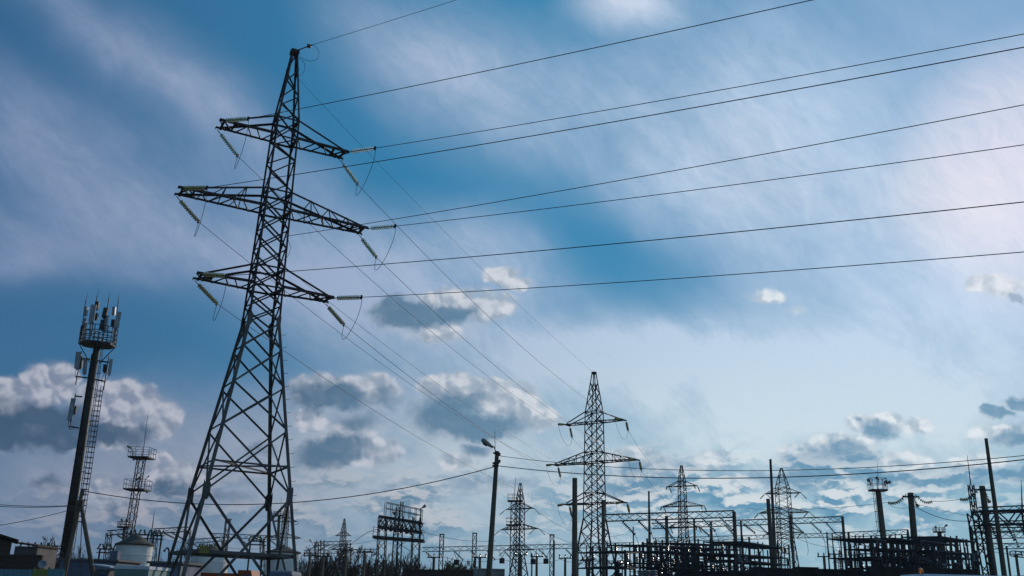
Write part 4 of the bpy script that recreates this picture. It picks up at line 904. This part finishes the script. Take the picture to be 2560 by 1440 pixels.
rnd = random.Random(5)
for k, (x0, y0, x1, y1, Y, sg) in enumerate(((1110, 1392, 1260, 1394, 108, .5), (1255, 1398, 1420, 1392, 108, .6), (1400, 1398, 1560, 1390, 108, .7), (1440, 1352, 1660, 1372, 110, .9), (1060, 1330, 1240, 1352, 112, .4), (1990, 1345, 2180, 1352, 112, .9), (2110, 1378, 2250, 1368, 100, .5), (2110, 1398, 2230, 1386, 100, .6), (760, 1352, 940, 1350, 135, .6), (530, 1362, 720, 1362, 118, .5), (430, 1350, 560, 1345, 118, .6), (1350, 1283, 1560, 1336, 190, 2.), (1350, 1322, 1520, 1350, 190, 1.6), (2030, 1320, 2130, 1400, 95, .3), (2460, 1350, 2640, 1352, 88, .4), (2460, 1375, 2640, 1372, 88, .4), (1840, 1290, 1930, 1330, 80, .4), (2280, 1262, 2440, 1300, 60, .4))):
    wire(sagline(at(x0, y0, Y), at(x1, y1, Y+3), sg, 12), .02 if Y < 150 else .03, ['faint bus wire behind the wall left of the lamp', 'faint bus wire above the paler wall piece', 'bus wire crossing the foot of the second pylon', 'thin wire dropping from behind the second pylon to the racks', 'wire from the platform tower to the street lamp', 'thin wire between the two banks below the broad pylon', 'upper bus wire left of the right bank', 'lower bus wire left of the right bank', 'faint wire over the bare trees', 'wire seen through the middle of the near pylon base', 'wire leaving the near pylon foot to the left', 'conductor leaving the top arm of the dark distant pylon', 'conductor leaving the middle arm of the dark distant pylon', 'steep wire dropping beside the second long gantry column', 'upper bus wire at the right edge', 'lower bus wire at the right edge', 'wire dropping right of the tallest gantry column', 'wire slanting from the drooping strings to the right trusses'][k], 'busbar wires', 'busbar_wire')
# green disconnectors on the left portals
for k, (px, py, w_, lab) in enumerate(((262, 1372, 40, 'green grey disconnector frame below the left portal'), (345, 1336, 50, 'green grey disconnector frame above the white tank roof'), (390, 1338, 24, 'small disconnector frame right of the tank roof'), (512, 1372, 40, 'disconnector frame seen low in the near pylon base'), (80, 1368, 70, 'long disconnector frame above the brown house annex'), (640, 1352, 40, 'disconnector frame behind the near pylon base, right part'))):
    Y = 98; c = at(px, py, Y); wd = w_*.0395; rt = empty('disconnector', V3((c.x, Y, 0)), lab, 'disconnector', 'green grey disconnectors')
    fr = MB()
    for dy in (0, 1.): fr.bar((-wd/2, dy, c.z), (wd/2, dy, c.z), .1); fr.bar((-wd/2, dy, c.z-.35), (wd/2, dy, c.z-.35), .08)
    for sx in (-.42, .42): fr.bar((wd*sx, .5, 0), (wd*sx, .5, c.z), .14)
    fr.build('frame', M['farsteel'], rt)
    for q in range(5): x = (-.5+q/4)*wd*.95; MB().lathe([(.05, 0), (.12, .1), (.06, .16), (.12, .26), (.06, .32), (.12, .42), (.04, .55)], 7, (x, .2+.5*(q % 2), c.z), Matrix.Rotation((-.3 if q % 2 else .4), 3, 'Y')).build('post_insulator', M['greenins'], rt)
# ------------------------------------------------------------------ tanks
def tank(px, ytop, Y, r, cone, label):
    p = at(px, ytop, Y); b = V3((p.x, Y, 0)); root = empty('storage_tank', b, label, 'tank', 'whitewashed tanks')
    MB().lathe([(r, 0), (r, p.z)], 40).build('shell', M['tank'], root, smooth=False)
    rf = MB().lathe([(r+.12, p.z+.02), (r+.12, p.z+.1), (r*.62, p.z+cone*.5), (r*.3, p.z+cone*.85), (.12, p.z+cone), (.1, p.z+cone+.1)], 40).build('roof', M['tankroof'], root)
    for k in range(3): z = p.z*(.35+.25*k); MB().lathe([(r+.012, z-.04), (r+.03, z-.03), (r+.03, z+.03), (r+.012, z+.04)], 40).build('hoop', M['tank'], root)
    lad_ = MB(); 
    for s in (-.2, .2): lad_.bar((r*.55+s, -r*.9, 0), (r*.55+s, -r*.9, p.z+.4), .04)
    for k in range(int(p.z/.35)): lad_.bar((r*.55-.2, -r*.9, .3+k*.35), (r*.55+.2, -r*.9, .3+k*.35), .03)
    return root
tank(337, 1364, 75, 1.32, .8, 'whitewashed round tank with a low cone roof, left of the near pylon')
tank(527, 1385, 85, 1.5, .7, 'whitewashed round tank seen through the left legs of the near pylon')
tank(708, 1383, 85, 1.4, .6, 'whitewashed round tank behind the right legs of the near pylon')
# ------------------------------------------------------------------ house, sheds, fences at lower left
Y = 62; p = at(44, 1350, Y); x0 = p.x; b = V3((x0-3.1, Y-1.6, 0)); hs = empty('house', b, 'brown house with a dark pitched roof at the left edge', 'house', rz=math.radians(27))
ez = p.z; hw = MB(); hw.v = [V3(q) for q in ((-3.2, 0, 0), (3.2, 0, 0), (3.2, 0, ez-.12), (1.6, 0, ez+.38), (0, 0, ez+1.32), (-3.2, 0, ez-.12))]; hw.v += [q+V3((0, 3, 0)) for q in hw.v]; hw.f = [tuple(range(6)), tuple(range(11, 5, -1))]+[(k, k+6, (k+1) % 6+6, (k+1) % 6) for k in range(6)]; hw.build('wall', M['brick'], hs)
rf = MB(); rz = ez+1.5; rf.v = [V3(q) for q in ((3.55, -.5, ez), (3.55, 3.5, ez), (1.6, 3.5, ez+.55), (1.6, -.5, ez+.55), (0, 3.5, rz), (0, -.5, rz), (-3.55, 3.5, ez), (-3.55, -.5, ez))]; rf.v += [q-V3((0, 0, .14)) for q in rf.v]
rf.f = [(0, 1, 2, 3), (3, 2, 4, 5), (5, 4, 6, 7), (8, 11, 10, 9), (11, 13, 12, 10), (13, 15, 14, 12), (0, 3, 11, 8), (3, 5, 13, 11), (5, 7, 15, 13), (1, 9, 10, 2), (2, 10, 12, 4), (4, 12, 14, 6), (0, 8, 9, 1), (7, 6, 14, 15)]
rf.build('roof', M['roof'], hs); MB().box((1.9, -.02, ez-.9), (.9, .08, 1.1)).build('window', M['window'], hs); MB().box((-1., .6, rz+.1), (.5, .5, 1.1)).build('chimney', M['brick'], hs)
q = at(66, 1366, 66)
an = empty('shed', V3((q.x, 66, 0)), 'low brown shed attached to the right of the house', 'shed'); MB().box((0, 1.5, q.z/2), (1.5, 3, q.z)).build('wall', M['wallplaster'], an)
rs = MB(); rs.v = [V3(v) for v in ((-.9, -.2, q.z+.2), (.85, -.2, q.z-.02), (.85, 3.2, q.z-.02), (-.9, 3.2, q.z+.2))]; rs.v += [v+V3((0, 0, .1)) for v in rs.v]; rs.f = [(0, 3, 2, 1), (4, 5, 6, 7), (0, 1, 5, 4), (1, 2, 6, 5), (2, 3, 7, 6), (3, 0, 4, 7)]; rs.build('roof', M['roof'], an)
panel_wall([(-30, 1388, 50), (108, 1391, 50)], 'long wall of horizontal brown boards below the house', M['brick'], name='board_wall', post=2.2)
p = at(106, 1412, 48); ds = empty('satellite_dish', V3((p.x, 48, 0)), 'round satellite dish on a short post at the end of the brown board wall', 'satellite dish')
MB().lathe([(.02, 0), (.08, .015), (.14, .045), (.19, .09), (.2, .09), (.15, .035), (.08, .005)], 18, (0, 0, p.z), Matrix.Rotation(math.radians(65), 3, 'X') @ Matrix.Rotation(.3, 3, 'Y')).build('dish', M['panel'], ds, smooth=True); MB().tube([(0, .1, 0), (0, .1, p.z)], .04, 6).build('post', M['steel'], ds); MB().tube([(0, 0, p.z-.3), (0, -.5, p.z-.1)], .02, 5).build('feed_arm', M['steel'], ds)
for x0, x1, m_, lab in ((-20, 82, 'teal', 'teal sheet metal fence panel in the lower left corner'), (83, 121, 'olive', 'yellow green sheet fence panel between two teal ones'), (122, 162, 'teal', 'small teal fence panel left of the strutted pole foot')):
    a, e = at(x0, 1422, 36), at(x1, 1423, 36); b = V3((a.x, 36, 0)); rt = empty('fence_panel', b, lab, 'fence panel', 'sheet metal fence panels'); L_ = e.x-a.x
    mb = MB(); n = max(4, int(L_/.14))
    for k in range(n): mb.box(((k+.5)*L_/n, .015*(k % 2), a.z/2), (L_/n*.98, .02, a.z))
    mb.build('sheet', M[m_], rt); MB().bar((0, .05, a.z-.12), (L_, .05, a.z-.12), .05).build('rail', M['steel'], rt); MB().bar((0, .06, 0), (0, .06, a.z+.05), .07).build('post', M['steel'], rt)
def block(a, e, Y, dep, label, wm, rm, name='utility_building', cat='building', over=.15):
    p, q = at(*a, Y), at(*e, Y); b = V3(((p.x+q.x)/2, Y, 0)); w_ = q.x-p.x; h = (p.z+q.z)/2; rt = empty(name, b, label, cat)
    MB().box((0, dep/2, h/2), (w_, dep, h)).build('wall', M[wm], rt); MB().box((0, dep/2, h+.06), (w_+over*2, dep+over*2, .12)).build('roof', M[rm], rt); return rt, w_, h
rt, w_, h = block((150, 1402), (292, 1402), 62, 4, 'long grey flat-roofed building behind the strutted pole', 'slate', 'wallplaster'); MB().box((-.6, -.03, h-1.), (.7, .08, .8)).build('window', M['window'], rt); MB().box((1.4, .5, h+.35), (.5, .5, .6)).build('chimney', M['slate'], rt)
rt, w_, h = block((374, 1408), (452, 1410), 58, 4, 'blue grey wall of a low building right of the white tank', 'slate', 'wallplaster'); MB().box((.3, -.03, h-1.), (.6, .08, .6)).build('window', M['window'], rt)
rt, w_, h = block((287, 1422), (372, 1424), 38, 2.4, 'pale green metal container in front of the white tank', 'mint', 'white', 'shipping_container', 'container', .03); cr = MB()
for k in range(9): cr.box((-w_/2+(k+.5)*w_/9, -.02, h/2), (.05, .05, h*.92))
cr.build('rib', M['mint'], rt)
p = at(254, 1413, 40); ks = empty('kiosk', V3((p.x, 40, 0)), 'little kiosk with a slanting pale roof at the strut foot', 'kiosk')
MB().box((0, .6, p.z/2-.08), (.55, 1.0, p.z-.16)).build('wall', M['wallplaster'], ks); kr = MB(); kr.box((.05, .5, p.z-.02), (.75, 1.3, .05), Matrix.Rotation(.12, 3, 'Y')); kr.build('roof', M['white'], ks); MB().box((.08, .06, p.z-.4), (.3, .06, .3)).build('window', M['window'], ks)
# street lamp head peeping out left of the near pylon foot
Y = 60; p = at(417, 1372, Y); sl = empty('street_lamp', V3((at(424, 1440, Y).x, Y, 0)), 'small street lamp head peeping out left of the near pylon foot', 'street lamp'); b = V3(sl.location)
MB().tube([(0, 0, 0), at(423, 1378, Y)-b, at(420, 1370, Y)-b, at(416, 1370, Y)-b], .06, 6).build('pole', M['steel'], sl); lamp(sl, at(416, 1371, Y)-b, at(409, 1379, Y)-b, .7)
# orange truck and pale vehicles behind the near pylon
def truck(px0, px1, ytop, Y, label, col, name='lorry', cat='lorry'):
    p, q = at(px0, ytop, Y), at(px1, ytop, Y); w_ = q.x-p.x; h = p.z; rt = empty(name, V3(((p.x+q.x)/2, Y, 0)), label, cat)
    MB().box((-w_*.12, 1.1, h*.36+.55), (w_*.74, 2.3, max(.6, h-1.1))).build('body', M[col], rt)
    cab = MB(); x0, x1 = w_*.26, w_*.5; cab.v = [V3(v) for v in ((x0, 0, .6), (x1, 0, .6), (x1, 0, h*.55), (x1-.35, 0, h*.93), (x0, 0, h*.93))]; cab.v += [v+V3((0, 2.2, 0)) for v in cab.v]; cab.f = [(0, 1, 2, 3, 4), (9, 8, 7, 6, 5)]+[(k, k+5, (k+1) % 5+5, (k+1) % 5) for k in range(5)]; cab.build('cab', M[col], rt)
    MB().box(((x0+x1)/2, -.015, h*.72), ((x1-x0)*.5, .04, h*.24)).build('window', M['window'], rt)
    for x in (-w_*.38, -w_*.2, w_*.36):
        for y in (.1, 2.1): wh = MB().lathe([(.2, -.13), (.48, -.13), (.5, 0), (.48, .13), (.2, .13)], 18, (x, y, .5), Matrix.Rotation(PI/2, 3, 'X')).build('wheel', M['rubber'], rt)
    return rt, w_, h
truck(452, 642, 1413, 66, 'orange lorry parked behind the near pylon base', 'orange')
truck(560, 690, 1427, 58, 'dull grey lorry low behind the near pylon base', 'slate')
def car(px0, px1, ytop, Y, label, col, name='parked_van', beacon=None):
    p, q = at(px0, ytop, Y), at(px1, ytop, Y); L_ = q.x-p.x; h = p.z; rt = empty(name, V3(((p.x+q.x)/2, Y, 0)), label, 'van'); W = 1.9
    pr = [(-.5, .35), (.5, .35), (.5, h*.52), (.455, h*.58), (.36, h*.95), (.31, h), (-.46, h), (-.49, h*.93), (-.5, h*.6)]; mb = MB(); n = len(pr)
    for y, s in ((0, .93), (.09, 1), (W-.09, 1), (W, .93)): mb.v += [V3((x*L_*(1 if s == 1 else .985), y, .35+(z-.35)*(1 if s == 1 else .97))) for x, z in pr]
    mb.f = [tuple(range(n)), tuple(reversed(range(3*n, 4*n)))]+[(r*n+k, (r+1)*n+k, (r+1)*n+(k+1) % n, r*n+(k+1) % n) for r in range(3) for k in range(n)]
    mb.build('body', M[col], rt)
    for x0, x1 in ((-.4, -.1), (-.07, .2), (.22, .34)): MB().box(((x0+x1)/2*L_, .0, h*.76), ((x1-x0)*L_, .05, h*.2)).build('window', M['window'], rt)
    for x in (-.32, .34):
        for y in (.06, W-.06): MB().lathe([(.18, -.1), (.32, -.1), (.34, 0), (.32, .1), (.18, .1)], 18, (x*L_, y, .34), Matrix.Rotation(PI/2, 3, 'X')).build('wheel', M['rubber'], rt)
    for x in (-.35, -.1, .15): MB().bar((x*L_, .2, h+.015), (x*L_, W-.2, h+.015), .03).build('roof_bar', M['steel'], rt)
    if beacon:
        c = at(*beacon, Y+.5)-V3(rt.location); bk = MB().lathe([(.1, h-.01), (.1, h+.04)], 14, (c.x, c.y, 0)).build('beacon_base', M['rubber'], rt); MB().lathe([(.075, h+.04), (.07, h+.14), (.045, h+.18), (.01, h+.19)], 14, (c.x, c.y, 0)).build('beacon', M['beacon'], rt, smooth=True)
    return rt
car(2291, 2720, 1434, 32, 'white van roof with an amber beacon in the lower right corner', 'white', beacon=(2302, 1425))
car(672, 742, 1427, 40, 'dull van with a wide windscreen behind the right legs of the near pylon', 'slate')
# ------------------------------------------------------------------ bare trees and the far wood
def tree(px, py, Y, label, seed, spread=.33, dens=5, group='bare trees', m='bark', leaf=None):
    p = at(px, py, Y); H_ = p.z; rt = empty('bare_tree', V3((p.x, Y, 0)), label, 'tree', group); rn = random.Random(seed); tr, cr = MB(), MB()
    def grow(a, d, L_, r, lv):
        pts = [a]; dd = d.copy()
        for k in range(3): dd = (dd+V3((rn.uniform(-.16, .16), rn.uniform(-.16, .16), .06))).normalized(); pts.append(pts[-1]+dd*L_/3)
        (tr if lv < 2 else cr).tube(pts, [r, r*.85, r*.72, r*.6], 6 if lv < 2 else 3, False)
        if lv >= dens: return
        for k in range(rn.choice((3, 3, 4)) if lv else 5):
            t = rn.choice((1, 2, 3, 3)); ang = rn.uniform(.3, .85) if lv else rn.uniform(.2, .7); az = rn.uniform(0, 2*PI); x = dd.orthogonal().normalized(); y = dd.cross(x)
            nd = (dd*math.cos(ang)+(x*math.cos(az)+y*math.sin(az))*math.sin(ang)); nd.z = max(nd.z, -.1); grow(pts[t], nd.normalized(), L_*rn.uniform(.58, .8), max(r*.6, .034), lv+1)
    grow(V3((0, 0, 0)), V3((0, 0, 1)), H_*spread, H_*.022, 0)
    top = max(v.z for v in cr.v); k = H_/top
    for mb in (tr, cr): mb.v = [v*k for v in mb.v]
    tr.build('trunk', M[m], rt); cr.build('crown', M[m], rt); return rt
for k, (px, py, Y, lab) in enumerate(((122, 1338, 92, 'bare round-headed tree left of the antenna mast'), (92, 1382, 88, 'bare bushy tree behind the brown board wall'), (225, 1392, 90, 'bare bush seen under the strutted pole'), (846, 1348, 120, 'bare tree behind the small far pylon'), (884, 1362, 122, 'bare tree in the middle of the clump left of the platform tower'), (818, 1372, 118, 'bare tree at the left of the clump'), (928, 1372, 118, 'bare tree just left of the platform tower'), (1120, 1392, 110, 'budding bush right of the platform tower'), (1156, 1398, 108, 'bare bush behind the brown concrete wall'), (776, 1392, 112, 'bare bush right of the near pylon foot'), (965, 1385, 112, 'bare tree inside the platform tower legs'), (1025, 1388, 114, 'bare tree right of centre inside the platform tower'), (20, 1380, 86, 'bare shrub beside the house at the left edge'))):
    tree(px, py, Y, lab, 11+k, .3, 5, m='shrub' if 'budding' in lab else 'bark')
wd = MB(); rn = random.Random(3)
for k in range(400):
    left = rn.random() < .3; px = rn.uniform(60, 450) if left else rn.uniform(690, 1230); Y = rn.uniform(165, 230); x = at(px, 1400, Y).x
    h = (rn.uniform(4.5, 7.) if left else rn.uniform(4.5, 7.5)*(.75 if px > 1080 else 1.))*(1+.2*math.sin(px*.045)); b = V3((x, Y, 0)); wd.tube([b, b+V3((0, 0, h))], [.1, .015], 3, False)
    for q in range(20): z = h*rn.uniform(.2, .97); a = rn.uniform(0, 6.3); L_ = rn.uniform(.8, 2.2)*(1.15-z/h); e = b+V3((math.cos(a)*L_, math.sin(a)*L_, z+rn.uniform(.5, 1.6))); wd.tube([b+V3((0, 0, z)), e], [.06, .03], 3, False); wd.tube([e, e+V3((rn.uniform(-.6, .6), rn.uniform(-.6, .6), rn.uniform(.2, .8)))], [.04, .02], 3, False)
tag(wd.build('distant_wood', M['bark']), kind='stuff')
# ------------------------------------------------------------------ thin haze
hz = MB().box((0, 205, 18), (760, 480, 38)).build('haze', M['steel'])
hz['kind'] = 'stuff'; hm = bpy.data.materials.new('haze'); hm.use_nodes = True; nt = hm.node_tree; nt.nodes.clear(); o_ = nt.nodes.new('ShaderNodeOutputMaterial'); v_ = nt.nodes.new('ShaderNodeVolumePrincipled'); v_.inputs['Density'].default_value = .00014; v_.inputs['Color'].default_value = (.85, .9, .95, 1); nt.links.new(v_.outputs[0], o_.inputs['Volume']); hz.data.materials.clear(); hz.data.materials.append(hm)
scene.cycles.volume_step_rate = 20; scene.cycles.volume_max_steps = 16; scene.cycles.max_bounces = 6; scene.cycles.volume_bounces = 0
